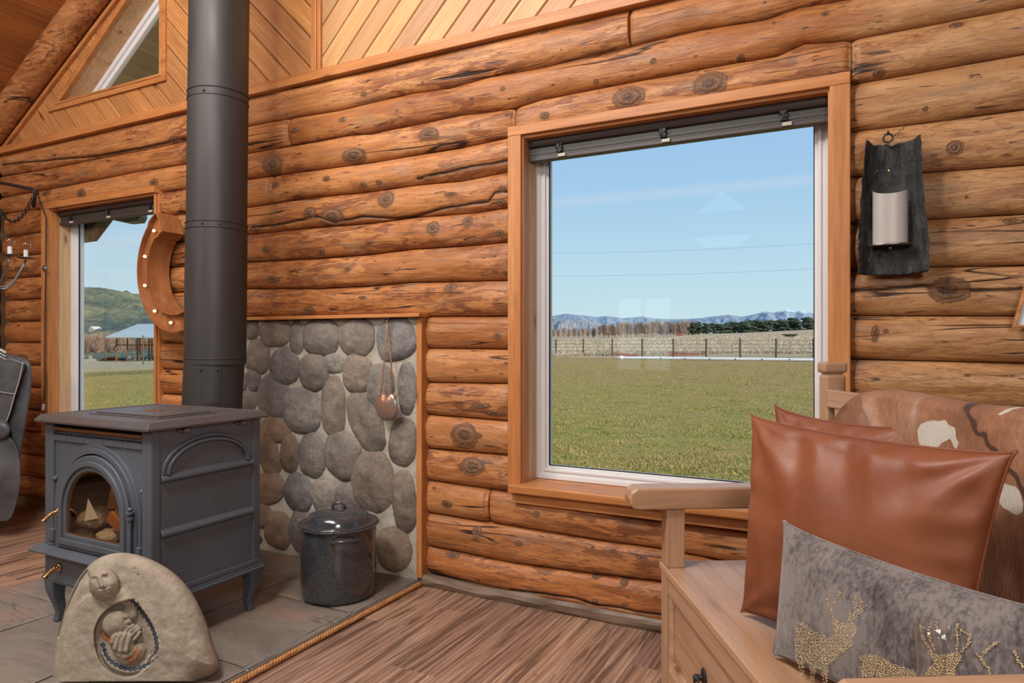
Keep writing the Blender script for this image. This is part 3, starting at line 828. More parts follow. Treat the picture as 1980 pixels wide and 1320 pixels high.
# ---------------------------------------------------------------- other walls
wl = tag(empty('wall_left'), kind='structure')
MB().box((-5.95, RY0, -.1), (-5.60, 2.72, 2.90)).build('wall_core', M['core'], wl)
for k in range(15):
    m = MB(); z0 = .05+k*.172; z1 = z0+.172
    def fn(u, v, z0=z0, z1=z1, k=k):
        th = pi*v; Y = -4+6.66*u
        return V((-5.60+.055*sin(th)**.62*(1+.05*noise.noise(V((Y, k, 0)))), Y, (z0+z1)/2-(z1-z0)/2*cos(th)))
    m.grid(fn, 60, 10); m.att = {'knot': [9]*len(m.v), 'crack': [.5]*len(m.v)}
    m.build('log', M['log'], wl, smooth=True)
tag(MB().box((RX1, RY0, -.1), (RX1+.2, YW, 2.95)).build('wall_right', M['plaster']), kind='structure')
# opposite gable wall with its windows (seen mirrored in the big pane)
wf = tag(empty('wall_front'), kind='structure')
GYF = RY0
Tt = 2*2.80-RY0
def mirr(px, py):
    u = (px-990)/F; t = (2.80+(2.80-RY0))/(ca+u*sa); return (t*(-sa+u*ca), H+(660-py)/F*t)
sq1 = (mirr(1194, 578), mirr(1239, 640)); sq2 = (mirr(1248, 578), mirr(1296, 640))
t3 = [mirr(1345, 413), mirr(1445, 407), mirr(1392, 366)]
t4 = [mirr(1338, 458), mirr(1456, 450), mirr(1434, 472), mirr(1360, 478)]
def hole_wall():
    m = MB(); bm = bmesh.new()
    xs = sorted(set([-5.9, 3.2, sq1[0][0], sq1[1][0], sq2[0][0], sq2[1][0]]))
    return m
zq0, zq1 = .55, sq1[0][1]
m = MB()
def fb(x0, x1, z0, z1): m.box((x0, RY0-.15, z0), (x1, RY0, z1))
a0, a1_, b0, b1 = sq1[0][0], sq1[1][0], sq2[0][0], sq2[1][0]
zA, zB = t4[2][1]-.02, t4[0][1]
zC, zD = t3[0][1], t3[2][1]
x3, x4 = t4[0][0], t4[1][0]
fb(-5.9, a0, -.1, zq1); fb(a1_, b0, -.1, zq1); fb(b1, 3.2, -.1, zq1); fb(a0, a1_, -.1, zq0); fb(b0, b1, -.1, zq0)
fb(-5.9, 3.2, zq1, zA)
fb(-5.9, x3, zA, zB); fb(x4, 3.2, zA, zB)
m.prism([(x3, RY0, zB), (x3, RY0, zA), (x3+(x4-x3)*.2, RY0, zA)], (0, -.15, 0)); m.prism([(x4, RY0, zB), (x4, RY0, zA), (x4-(x4-x3)*.2, RY0, zA)], (0, -.15, 0))
fb(-5.9, 3.2, zB, zC)
fb(-5.9, t3[0][0], zC, zD); fb(t3[1][0], 3.2, zC, zD)
m.prism([(t3[0][0], RY0, zC), (t3[0][0], RY0, zD), (t3[2][0], RY0, zD)], (0, -.15, 0)); m.prism([(t3[1][0], RY0, zC), (t3[1][0], RY0, zD), (t3[2][0], RY0, zD)], (0, -.15, 0))
fb(-5.9, 3.2, zD, 4.9)
m.build('wall_boards', M['plaster'], wf)
# ---------------------------------------------------------------- rectangular windows
def rect_window(name, O4, T4, n, sill=True, rtrim=True):
    """O4: opening x0,x1,z0,z1 ; T4: outer trim x0,x1,z0,z1"""
    x0, x1, z0, z1 = O4; X0, X1, Z0, Z1 = T4
    w = tag(empty(name, (0, 0, 0)), kind='structure')
    m = MB(); m.box((X0, 2.628, Z0), (x0, 2.70, z1)); m.box((x0-.012, 2.645, z0), (x0+.006, 2.70, z1)); m.build('window_casing', M['trimz'], w, bevel=.003)
    yc = 2.628 if n == 1 else 2.662
    m = MB(); m.box((x1, yc, Z0), (X1, 2.70, z1)); m.box((x1-.006, 2.645, z0), (x1+.012, 2.70, z1)); m.build('window_casing', M['trimz'], w, bevel=.003)
    m = MB(); m.box((X0, 2.626, z1-.002), (X1, 2.70, Z1)); m.box((x0, 2.645, z1-.014), (x1, 2.70, z1)); m.build('window_casing', M['trim'], w, bevel=.003)
    m = MB()
    m.box((x0-.012, 2.69, z0), (x0+.003, 2.86, z1)); m.box((x1-.003, 2.69, z0), (x1+.012, 2.86, z1)); m.box((x0, 2.69, z1-.004), (x1, 2.86, z1+.01)); m.build('window_jamb', M['jamb'], w)
    m = MB(); m.box((x0-.045 if sill else x0, 2.592, z0-.020), (x1+.06, 2.86, z0+.016)); m.build('window_sill', M['trim'], w, bevel=.006)
    m = MB(); m.box((X0+.02, 2.632, z0-.070), (x1+.06, 2.70, z0-.020)); m.build('window_apron', M['trim'], w, bevel=.003)
    fz0 = z0+.016
    m = MB()
    def rr(d0, d1, ya, yb):
        m.ring([(x0+d0, ya, fz0+d0), (x1-d0, ya, fz0+d0), (x1-d0, ya, z1-d0), (x0+d0, ya, z1-d0)], [(x0+d1, ya, fz0+d1), (x1-d1, ya, fz0+d1), (x1-d1, ya, z1-d1), (x0+d1, ya, z1-d1)], (0, yb-ya, 0))
    rr(.001, .022, 2.775, 2.85); rr(.021, .034, 2.785, 2.845); rr(.033, .046, 2.780, 2.84); rr(.045, .058, 2.793, 2.835)
    m.build('window_frame', M['white'], w, bevel=.0025)
    m = MB(); rr2 = .0575; m.ring([(x0+rr2, 2.796, fz0+rr2), (x1-rr2, 2.796, fz0+rr2), (x1-rr2, 2.796, z1-rr2), (x0+rr2, 2.796, z1-rr2)], [(x0+.062, 2.796, fz0+.062), (x1-.062, 2.796, fz0+.062), (x1-.062, 2.796, z1-.062), (x0+.062, 2.796, z1-.062)], (0, .01, 0))
    m.build('window_gasket', M['black'], w)
    m = MB(); m.box((x0+.055, 2.800, fz0+.055), (x1-.055, 2.804, z1-.055)); m.build('window_pane', M['glass'], w)
    return w
rect_window('window_1', (BO[0], BO[1], OZ0, OZ1), (BW[0], BW[1], WZ0, WZT), 1)
rect_window('window_2', (LO[0], LO[1], OZ0, OZ1), (LW[0], LW[1]-.004, WZ0, WZT), 2)
# ---------------------------------------------------------------- raised blinds
def blind(x0, x1, clips, label):
    root = tag(empty('window_blind', ((x0+x1)/2, 2.715, 2.03)), label, 'blind', None)
    def P(m, name, mat, **k): o = m.build(name, mat, **k); return keep(o, root)
    zt = OZ1-.006
    m = MB()
    m.tube([(x0, 2.702, zt-.020), (x1, 2.702, zt-.020)], .019, 14); m.box((x0, 2.705, zt-.039), (x1, 2.745, zt-.001)); P(m, 'headrail', M['blind'], auto=40)
    m = MB(); r = random.Random(3)
    for k in range(9):
        z = zt-.042-k*.0040; y = 2.705+r.uniform(-.002, .002)
        m.box((x0+.004, y, z-.0030), (x1-.004, y+.035, z))
    P(m, 'pleat_stack', M['pleat'])
    m = MB(); m.box((x0-.002, 2.700, zt-.097), (x1+.002, 2.742, zt-.078)); P(m, 'bottom_rail', M['blind'], bevel=.003)
    for cx in clips:
        m = MB(); m.box((cx-.012, 2.692, zt-.072), (cx+.012, 2.702, zt-.036))
        for q in range(10):
            a = r.uniform(0, 6.28); m.tube([(cx, 2.694, zt-.055), (cx+cos(a)*.016, 2.688, zt-.055+sin(a)*.02)], .0016, 4)
        P(m, 'cord_lock', M['black'])
        m = MB(); m.box((cx-.004, 2.690, zt-.094), (cx+.030, 2.699, zt-.080)); P(m, 'cord_clip', M['clear'], bevel=.002)
        m = MB(); m.box((cx-.012, 2.682, zt-.006), (cx+.012, 2.71, zt+.004)); P(m, 'mounting_clip', M['white'], bevel=.001)
    return root
bx = [wp(q, 240, 2.70).x for q in (1082, 1282, 1515)]
blind(BO[0]+.006, BO[1]-.006, bx, 'dark brown blind drawn all the way up across the top of the large window')
bl = [wp(q, 400, 2.70).x for q in (137, 209, 290)]
blind(LO[0]+.006, LO[1]-.006, bl, 'dark brown blind drawn up across the top of the smaller window left of the stovepipe')
# ---------------------------------------------------------------- stone surround
sur = empty('stone_surround', (-2.6, 2.66, 0))
tag(sur, 'grey river stone heat shield set in mortar on the log wall behind the stove', 'stone panel')
SY = 2.652; stop = wp(810, 614, SY).z
m = MB()
m.grid(lambda u, v: V((ST[0]+(ST[1]-ST[0]-.012)*u+(.004*noise.noise(V((3, v*20, 0))) if u == 1 else 0), SY-.006*noise.fractal(V((u*14, v*14, 0)), 1, 2, 4), .025+(stop-.025)*v)), 150, 130)
m.box((ST[0], SY+.008, .0), (ST[1]-.012, 2.74, stop))
keep(m.build('mortar', M['mortar'], smooth=True), sur)
STN = [(75,125,34,44,0),(175,140,70,62,-5),(268,158,32,75,0),(370,158,80,80,0),(522,158,78,82,0),(690,168,104,92,-12),(103,240,50,74,10),(213,283,64,82,-25),(337,308,62,82,-15),(425,268,47,46,0),(525,313,62,86,10),(82,335,32,52,5),(168,408,70,92,15),(288,470,86,98,10),(424,455,52,132,0),(622,372,60,104,0),(737,375,56,114,0),(562,520,66,136,-30),(718,605,70,105,8),(58,430,44,46,0),(178,552,66,60,0),(148,645,46,112,-18),(237,652,42,86,0),(333,660,57,94,8),(464,660,80,104,18),(590,770,92,132,5),(725,860,64,136,-4),(38,350,20,48,0),(150,800,68,70,-20),(277,820,62,80,20),(380,835,54,70,-8),(487,840,60,64,-12),(120,915,40,58,0),(188,980,60,92,12),(292,985,60,92,8),(678,1060,74,118,-10),(430,960,70,56,0),(560,925,50,40,0),(540,1040,70,70,0),(420,1080,60,60,0),(62,250,20,44,0),(104,520,24,36,0),(20,520,24,60,0),(10,640,50,80,0),(40,780,45,70,0),(20,900,60,70,0),(60,1010,60,60,0),(-30,180,60,60,0),(-45,330,50,70,0),(-20,430,26,40,0),(350,1130,60,50,0),(230,1110,50,34,0),(610,620,18,22,0)]
rng = random.Random(5)
for k, (cx, cy, rx, ry, an) in enumerate(STN):
    px, py = 450+cx/2.2, 580+cy/2.2
    rx *= 1.07; ry *= 1.05
    p = wp(px, py, SY-.01); q = wp(px+rx/2.2, py, SY-.01); w_ = wp(px, py-ry/2.2, SY-.01)
    RX, RZ = abs(q.x-p.x), abs(w_.z-p.z)
    if p.z-RZ < .04: RZ = max(.03, (p.z-.04)); 
    if p.x+RX > ST[1]-.012: RX = ST[1]-.012-p.x
    bul = min(.042, .30*min(RX, RZ)+.010); a = radians(an); sd = k*7.3
    m = MB()
    def fn(u, v, RX=RX, RZ=RZ, p=p, bul=bul, a=a, sd=sd):
        th = 2*pi*u; r_ = sin(v*pi/2)
        c_, s_ = cos(th), sin(th); e = 2.5
        rad = 1/((abs(c_)**e+abs(s_)**e)**(1/e))
        rad *= 1+.10*noise.noise(V((c_*1.3+sd, s_*1.3, 0)))
        x = c_*rad*r_*RX*.99; z = s_*rad*r_*RZ*.99
        x, z = x*cos(a)+z*sin(a), -x*sin(a)+z*cos(a)
        h = bul*(max(0, 1-r_**2.6))**.55
        n_ = noise.fractal(V(((p.x+x)*16, (p.z+z)*16, sd)), 1, 2, 4)
        return V((p.x+x, SY+.008-h*(1+.16*n_)-.002*n_, p.z+z))
    m.grid(lambda u, v: fn(u, v), 36, 14)
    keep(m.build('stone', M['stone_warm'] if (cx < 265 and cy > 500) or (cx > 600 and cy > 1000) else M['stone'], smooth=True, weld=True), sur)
# ledge over the stones and scribed side board
m = MB(); m.box((ST[0]-.04, 2.605, stop+.002), (ST[1]+.03, 2.70, stop+.020)); tag(m.build('trim_5', M['trim'], bevel=.003), kind='structure')
m = MB(); m.box((ST[1]-.010, 2.640, .04), (ST[1]+.020, 2.72, stop+.002)); tag(m.build('trim_6', M['trimz'], bevel=.003), kind='structure')
# ---------------------------------------------------------------- hearth
hz = .030; HX0, HX1 = -3.48, -1.885
hearth = tag(empty('hearth', (-2.7, 1.6, 0)), 'low slate textured hearth of square grey slabs under the wood stove', 'hearth')
tiles = [(HX0, HX1-.54, 1.685, 2.655), (HX1-.54, HX1, 2.20, 2.655), (HX1-.54, HX1, 1.66, 2.20), (HX0, -2.98, .2, 1.685), (-2.98, -2.43, .2, 1.685), (-2.43, HX1, .2, 1.66)]
tiles = [(HX0, -2.98, 1.69, 2.655), (-2.98, -2.43, 1.69, 2.655), (-2.43, HX1, 2.20, 2.655), (-2.43, HX1, 1.66, 2.20), (HX0, -2.98, .25, 1.69), (-2.98, -2.43, .25, 1.69), (-2.43, HX1, .25, 1.66)]
for (x0, x1, y0, y1) in tiles:
    m = MB(); g = .004
    def fn(u, v):
        X = x0+g+(x1-x0-2*g)*u; Y = y0+g+(y1-y0-2*g)*v
        e = min(X-x0, x1-X, Y-y0, y1-Y); 
        return V((X, Y, hz-.006*math.exp(-max(0, e-.003)/.006)+.0025*noise.fractal(V((X*4, Y*4, 0)), 1, 2, 4)))
    nx, ny = int((x1-x0)/.02), int((y1-y0)/.02); m.grid(fn, nx, ny)
    m.box((x0+g, y0+g, 0), (x1-g, y1-g, hz-.008)); keep(m.build('slab', M['slate'], smooth=False), hearth)
m = MB(); m.box((HX0, .25, 0), (HX1-.002, 2.66, hz-.009))
for i in range(1): pass
keep(m.build('grout', M['mortar']), hearth)
m = MB()
def fe(u, v):
    Y = .25+2.40*u; n_ = noise.fractal(V((0, Y*22, v*2)), 1, 2, 4)
    return V((HX1-.014*(1-v)*0-.020*v+.006*n_*(1 if v < .9 else .6), Y, hz*1.02*v**.7))
m.grid(fe, 220, 8); keep(m.build('broken_edge', M['slate_edge'], smooth=False), hearth)
# twisted rope along the hearth edge
m = MB(); RL = 2.36
for s_ in range(3):
    pts = []
    for i in range(700):
        y = 2.645-RL*i/699; a = y*2*pi/.042+s_*2*pi/3; pts.append((HX1+.020+.0052*cos(a), y, .0125+.0052*sin(a)))
    m.tube(pts, .0062, 6)
tag(m.build('rope', M['rope'], smooth=True), 'orange twisted sisal rope laid on the floor along the hearth edge', 'rope')
# ---------------------------------------------------------------- wood stove
SX0, SX1, SY0, SY1 = -2.91, -2.26, 1.557, 2.045
st = tag(empty('wood_stove', ((SX0+SX1)/2, (SY0+SY1)/2, hz)), 'grey cast iron wood stove with arched glass door standing on the hearth', 'stove')
def SP(m, name, mat, **k): return keep(m.build(name, mat, **k), st)
BZ0, BZ1 = .225, .834
m = MB()
t_ = .018
m.box((SX1-t_, SY0+.02, BZ0), (SX1, SY1, BZ1)); m.box((SX0, SY0+.02, BZ0), (SX0+t_, SY1, BZ1))
m.box((SX0+t_, SY1-t_, BZ0), (SX1-t_, SY1, BZ1)); m.box((SX0+t_, SY0+.02, BZ0+.08), (SX1-t_, SY1-t_, BZ0+.10)); m.box((SX0+t_, SY0+.02, BZ1-.05), (SX1-t_, SY1-t_, BZ1-.03))
SP(m, 'body', M['iron'], bevel=.003)
for (x, y) in ((SX1, SY0), (SX1, SY1), (SX0, SY0)):
    m = MB()
    sx_ = 1 if x == SX1 else -1; sy_ = -1 if y == SY0 else 1
    m.box((min(x, x-sx_*.055)+(.006 if sx_ > 0 else -.006), min(y, y-sy_*.038)+(0 if sy_ < 0 else .004), BZ0), (max(x, x-sx_*.055)+(.006 if sx_ > 0 else -.006), max(y, y-sy_*.038)+(0 if sy_ < 0 else .004), BZ1))
    SP(m, 'corner_post', M['iron_smooth'], bevel=.006)
# side ribs and arch
m = MB()
def rib(zc):
    m.prism([(SX1-.002, SY0+.040, zc-.018), (SX1+.016, SY0+.040, zc-.006), (SX1+.016, SY0+.040, zc+.004), (SX1-.002, SY0+.040, zc+.02)], (0, SY1-SY0-.075, 0))
rib(.652); rib(.452)
def arch_strip(xc0, proud, yc, zc, ay, az_, w, n=36):
    o = []; i_ = []
    for k in range(n+1):
        a = pi*k/n; o.append((xc0, yc+(ay+w)*cos(a), zc+(az_+w)*sin(a))); i_.append((xc0, yc+ay*cos(a), zc+az_*sin(a)))
    vs = []
    for k in range(n+1):
        p_, q_ = V(o[k]), V(i_[k]); c_ = V((proud, 0, 0)); vs += [p_, p_.lerp(q_, .15)+c_, p_.lerp(q_, .85)+c_, q_]
    m.add(vs, [(4*k+j, 4*k+4+j, 4*k+5+j, 4*k+1+j) for k in range(n) for j in range(3)])
arch_strip(SX1-.002, .010, (SY0+SY1)/2, .668, .186, .112, .018); arch_strip(SX1-.002, .018, (SY0+SY1)/2, .668, .172, .098, .014)
m.box((SX1-.01, SY0+.035, BZ0+.002), (SX1+.010, SY1, BZ0+.022))
SP(m, 'side_moulding', M['iron_smooth'], bevel=.003)
# base skirt
m = MB()
def skirt(z0, z1, o):
    m.box((SX0-o, SY0+.0-o*.3, z0), (SX1+o, SY1+o, z1))
skirt(.198, .226, .012); skirt(.206, .216, .020)
SP(m, 'base_skirt', M['iron_smooth'], bevel=.004)
# cabriole legs
def leg(x, y, sx_, sy_):
    m = MB(); n = 14; rings = []
    for i in range(n+1):
        f = i/n; z = .205+(hz-.205)*f
        s_ = .024*(1-f)**1.2+.0125+.004*max(0, f-.85)/.15
        off = .010*sin(pi*min(1, f*1.3))*(1-f)-.012*f+.010*max(0, f-.8)/.2
        cx, cy = x+sx_*(off-.030), y+sy_*(off-.030)
        w = s_
        rings.append([(cx-w*.9, cy-w*.9, z), (cx+w*.9, cy-w*.9, z), (cx+w*.9, cy+w*.9, z), (cx-w*.9, cy+w*.9, z)])
    vs = [p for r_ in rings for p in r_]; fs = [(i*4+k, i*4+(k+1) % 4, (i+1)*4+(k+1) % 4, (i+1)*4+k) for i in range(n) for k in range(4)]+[(0, 1, 2, 3), (n*4, n*4+3, n*4+2, n*4+1)]
    m.add(vs, fs); return SP(m, 'leg', M['iron_smooth'], bevel=.006, smooth=False)
leg(SX0-.006, SY0, -1, -1); leg(SX1+.006, SY0, 1, -1); leg(SX0-.006, SY1+.01, -1, 1); leg(SX1+.006, SY1+.01, 1, 1)
# top plate
m = MB(); a, b, zt_ = .034, .016, .862
o = .036
lo = [(SX0-o*.8, SY0-.028), (SX1+o*.75, SY0-.028), (SX1+o*.75, SY1+.030), (SX0-o, SY1+.030)]
def inset(q, d): return [(q[0][0]+d, q[0][1]+d), (q[1][0]-d, q[1][1]+d), (q[2][0]-d, q[2][1]-d), (q[3][0]+d, q[3][1]-d)]
L0 = [(x, y, .832) for x, y in lo]; L1 = [(x, y, .840) for x, y in lo]; L2 = [(x, y, .862) for x, y in inset(lo, .016)]; L3 = [(x, y, .858) for x, y in inset(lo, .030)]
vs = L0+L1+L2+L3; fs = [(0, 3, 2, 1), (12, 13, 14, 15)]+[(r_*4+k, r_*4+(k+1) % 4, (r_+1)*4+(k+1) % 4, (r_+1)*4+k) for r_ in range(3) for k in range(4)]
m.add(vs, fs); top = SP(m, 'top_plate', M['iron_top'], bevel=.002)
m = MB(); gx0, gx1, gy0, gy1 = -2.79, -2.36, SY0+.10, SY1-.12
m.prism([(gx0, gy0, .857), (gx1, gy0, .857), (gx1, gy1, .857), (gx0, gy1, .857)], (0, 0, .006)); m.prism([(gx0+.018, gy0+.018, .863), (gx1-.018, gy0+.018, .863), (gx1-.018, gy1-.018, .863), (gx0+.018, gy1-.018, .863)], (0, 0, .005))
SP(m, 'griddle', M['iron_top'], bevel=.003)
m = MB()
cx_, cy_ = (gx0+gx1)/2, (gy0+gy1)/2
for k in range(7): 
    a = 2*pi*k/7; m.ball((cx_+.028*cos(a), cy_+.022*sin(a), .868), .016, n=6, sc=(1, 1, .25))
M['rust'] = plain('rusty_emblem', (.12, .045, .025), .6)
SP(m, 'emblem', M['rust'], smooth=True)
# front: arch geometry
AX, AZ, AR, AB = -2.585, .494, .168, .406
def arch_pts(r, zb, y, n=40, ar=None):
    h = r; p = [(AX+r, y, zb)]
    for k in range(n+1):
        a = pi*k/n; p.append((AX+r*cos(a), y, AZ+h*sin(a)))
    p.append((AX-r, y, zb)); return p
def rect_for(pts, x0, x1, z0, z1, y):
    out = []
    for (x, _, z) in pts:
        dx, dz = x-AX, z-AZ
        if z < AZ: out.append((x1 if dx > 0 else x0, y, z0 if abs(z-pts[0][2]) < 1e-6 else z)); continue
        sc_ = min((((x1-AX) if dx > 0 else (AX-x0))/abs(dx)) if abs(dx) > 1e-6 else 1e9, ((z1-AZ)/dz) if dz > 1e-6 else 1e9)
        out.append((AX+dx*sc_, y, AZ+dz*sc_))
    return out
m = MB()
ao = arch_pts(.235, .345, SY0+.012); m.ring(rect_for(ao, SX0+.012, SX1-.05, .335, BZ1-.052, SY0+.012), ao, (0, .02, 0))
m.box((SX0, SY0+.004, BZ0), (SX0+.030, SY0+.03, BZ1))
SP(m, 'front_panel', M['iron'], bevel=.002)
m = MB()
m.ring(arch_pts(.268, .340, SY0+.002), arch_pts(.250, .340, SY0+.002), (0, .014, 0)); m.ring(arch_pts(.252, .340, SY0-.004), arch_pts(.232, .340, SY0-.004), (0, .02, 0))
for sx_ in (-1, 1):
    x0, x1 = (SX0+.02, AX-.262) if sx_ < 0 else (AX+.262, SX1-.052)
    m.prism([(x0, SY0+.013, .598), (x0, SY0+.001, .604), (x0, SY0+.001, .610), (x0, SY0+.013, .622)], (x1-x0, 0, 0))
SP(m, 'arch_moulding', M['iron_smooth'], bevel=.002)
# brick-like band and air slot with copper bar under the top
m = MB()
for k in range(5):
    x0 = SX0+.02+k*(SX1-SX0-.07)/5; m.box((x0+.002, SY0+.004, BZ1-.075), (x0+(SX1-SX0-.07)/5-.002, SY0+.02, BZ1-.053))
m.box((SX0+.01, SY0+.016, BZ1-.052), (SX0+.030, SY0+.03, BZ1)); m.box((SX0+.02, SY0+.010, BZ1-.012), (SX1-.05, SY0+.03, BZ1))
SP(m, 'brick_band', M['iron'], bevel=.002)
m = MB(); m.box((SX0+.02, SY0+.035, BZ1-.055), (SX1-.05, SY0+.05, BZ1-.005)); SP(m, 'air_slot', M['firebox'])
m = MB(); m.box((SX0+.032, SY0+.004, BZ1-.034), (SX1-.058, SY0+.012, BZ1-.022)); SP(m, 'air_bar', M['copper_bar'], bevel=.002)
# door
m = MB()
m.ring(arch_pts(.226, .350, SY0-.012), arch_pts(.205, .366, SY0-.012), (0, .022, 0)); m.ring(arch_pts(.206, .365, SY0-.020), arch_pts(.186, .388, SY0-.020), (0, .03, 0)); m.ring(arch_pts(.187, .387, SY0-.012), arch_pts(.168, AB, SY0-.012), (0, .022, 0))
door = SP(m, 'door', M['iron_smooth'], bevel=.003)
m = MB(); m.ring(arch_pts(.1685, AB-.002, SY0-.006), arch_pts(.163, AB+.004, SY0-.006), (0, .008, 0)); o = m.build('gasket', M['copper_bar']); o.parent = door
m = MB(); g = arch_pts(.167, AB+.001, SY0-.002); m.prism(g, (0, .004, 0)); o = m.build('door_glass', M['stove_glass']); o.parent = door
o_ = None
def coil_handle(root, parent):
    m = MB(); r0 = V(root)
    prof = [(0, .018), (.006, .018), (.008, .010)]
    m.tube([r0, r0+V((0, -.008, 0))], .016, 14)
    pts = [r0, r0+V((.000, -.018, -.001)), r0+V((-.002, -.030, -.007)), r0+V((-.005, -.042, -.018)), r0+V((-.008, -.050, -.028))]
    path = []
    for i in range(40):
        f = i/39*(len(pts)-1); k = min(int(f), len(pts)-2); path.append(pts[k].lerp(pts[k+1], f-k))
    m.tube(path, [.0070+.0022*(1 if (i//2) % 2 else 0)+.003*(i > 35) for i in range(40)], 10)
    o = m.build('handle', M['brass'], smooth=True); o.parent = parent
coil_handle((AX-.218, SY0-.010, .486), door)
m = MB(); hx = AX+.236; m.tube([(hx, SY0-.016, .345), (hx, SY0-.016, .52)], .006, 10); m.tube([(hx, SY0-.016, .510), (hx, SY0-.016, .522)], .013, 12); m.tube([(hx, SY0-.016, .530), (hx, SY0-.016, .538)], .015, 12); m.ball((hx, SY0-.016, .546), .008, n=6)
for i in range(14):
    pass
arc = [(AX+(.222+.014*(1-i/14))*cos(a), SY0-.014, AZ+.05+.23*sin(a)*1.0*(i/14)**.5) for i, a in ((i, (i/14)*.9) for i in range(15))]
m.tube([(AX+.231*cos(a), SY0-.014, AZ+.231*sin(a)) for a in [k*.06+.15 for k in range(16)]], .0035, 8)
o = m.build('hinge_rod', M['iron_smooth'], auto=40); o.parent = door
# hinge brackets left and right
for x0, x1 in ((SX0+.030, SX0+.065), (SX1-.075, SX1-.052)):
    m = MB()
    m.box((x0, SY0-.006, .36), (x1, SY0+.014, .41)); m.box((x0, SY0-.010, .345), (x1, SY0+.014, .355))
    SP(m, 'hinge_bracket', M['iron_smooth'], bevel=.004)
# ash lip + lower drawer
m = MB(); m.prism([(SX0-.030, SY0-.045, .322), (SX0-.030, SY0-.050, .330), (SX0-.030, SY0-.010, .346), (SX0-.030, SY0+.02, .346), (SX0-.030, SY0+.02, .318)], (SX1-SX0+.045, 0, 0)); SP(m, 'ash_lip', M['iron_smooth'], bevel=.003)
m = MB(); m.box((SX0+.004, SY0-.004, .205), (SX1-.01, SY0+.03, .320)); m.prism([(SX0+.03, SY0-.008, .300), (SX1-.05, SY0-.008, .300), (SX1-.05, SY0-.008, .312), (SX0+.03, SY0-.008, .318)], (0, .008, 0)); ash = SP(m, 'ash_door', M['iron_smooth'], bevel=.004)
coil_handle((SX0+.105, SY0-.004, .268), ash)
# side clips
for y in (SY0+.135, SY1-.095):
    m = MB()
    m.tube([(SX1+.004, y-.030, BZ1-.012), (SX1+.012, y, BZ1-.018), (SX1+.004, y+.026, BZ1-.012)], .004, 8); m.box((SX1, y-.010, BZ1-.022), (SX1+.018, y+.014, BZ1-.008))
    SP(m, 'side_clip', M['steel'], bevel=.001)
# firebox lining
m = MB(); m.box((SX0+.03, SY1-.09, BZ0+.11), (SX1-.03, SY1-.08, BZ1-.06)); m.box((SX0+.025, SY0+.04, BZ0+.10), (SX0+.04, SY1-.08, BZ1-.06)); m.box((SX1-.04, SY0+.04, BZ0+.10), (SX1-.025, SY1-.08, BZ1-.06)); m.box((SX0+.03, SY0+.04, BZ0+.10), (SX1-.03, SY1-.08, BZ0+.125))
SP(m, 'firebox_lining', M['firebox'])
# flue box behind
m = MB(); m.box((-2.86, SY1-.002, .50), (-2.64, SY1+.10, .70)); SP(m, 'flue_collar', M['iron_smooth'], bevel=.01)
# firewood
def fire_log(p, q, r, lab):
    p, q = V(p), V(q); ax_ = (q-p).normalized(); u = ax_.orthogonal().normalized(); w = ax_.cross(u)
    m = MB(); n = 9; R = random.Random(int(r*1e4))
    sec = [(cos(a)*r*R.uniform(.85, 1.1), sin(a)*r*R.uniform(.85, 1.1)) for a in [pi*k/(n-2) for k in range(n-1)]]+[(0.02*r, -r*.35)]
    m.prism([p+u*a+w*b for a, b in sec], q-p, 0); o = m.build('firewood', M['firewood'], bevel=.003); tag(o, lab, 'firewood', None); return o
fl_ = wp(216, 942, 1.68)
fire_log(fl_, fl_+V((.16, .22, -.05)), .080, 'split log leaning at upper right inside the stove')
fl_ = wp(222, 990, 1.66)
fire_log(fl_, fl_+V((.09, .12, .0)), .030, 'short split log under the leaning one in the stove')
def crumple(name, c, r, mat, seed, sc=(1, 1, .75)):
    m = MB(); m.ball((0, 0, 0), r, n=12, sc=sc)
    m.v = [tuple(V(c)+V(p)*(1+.38*noise.noise(V(p)*22+V((seed, 0, 0)))+.22*abs(noise.noise(V(p)*60+V((0, seed, 0)))))) for p in m.v]
    return m.build(name, mat)
tag(crumple('paper_ball', tuple(wp(186, 1000, 1.66)), .055, M['paper'], 3), 'larger crumpled brown paper ball in the middle of the firebox', 'paper')
tag(crumple('paper_ball', tuple(wp(212, 1034, 1.64)), .042, M['paper'], 8, (1.3, 1, .6)), 'flatter crumpled paper at the lower right behind the stove glass', 'paper')
tag(crumple('paper_ball', tuple(wp(152, 1032, 1.67)), .042, M['paper'], 13, (1.3, 1, .7)), 'crumpled paper at the lower left behind the stove glass', 'paper')
m = MB(); m.box((-.035, -.006, -.026), (.035, .006, .026)); o = m.build('cardboard_piece', M['cardboard']); o.location = wp(223, 1008, 1.615); o.rotation_euler = (.3, .7, .3)
tag(o, 'orange cardboard scrap among the paper inside the stove', 'cardboard')
m = MB(); m.prism([(-.03, 0, -.05), (.035, 0, -.02), (-.02, 0, .045)], (0, .003, 0)); o = m.build('paper_scrap', M['white']); o.location = wp(176, 988, 1.60); o.rotation_euler = (.1, .2, .2)
tag(o, 'white torn paper triangle standing behind the brown paper in the stove', 'paper')
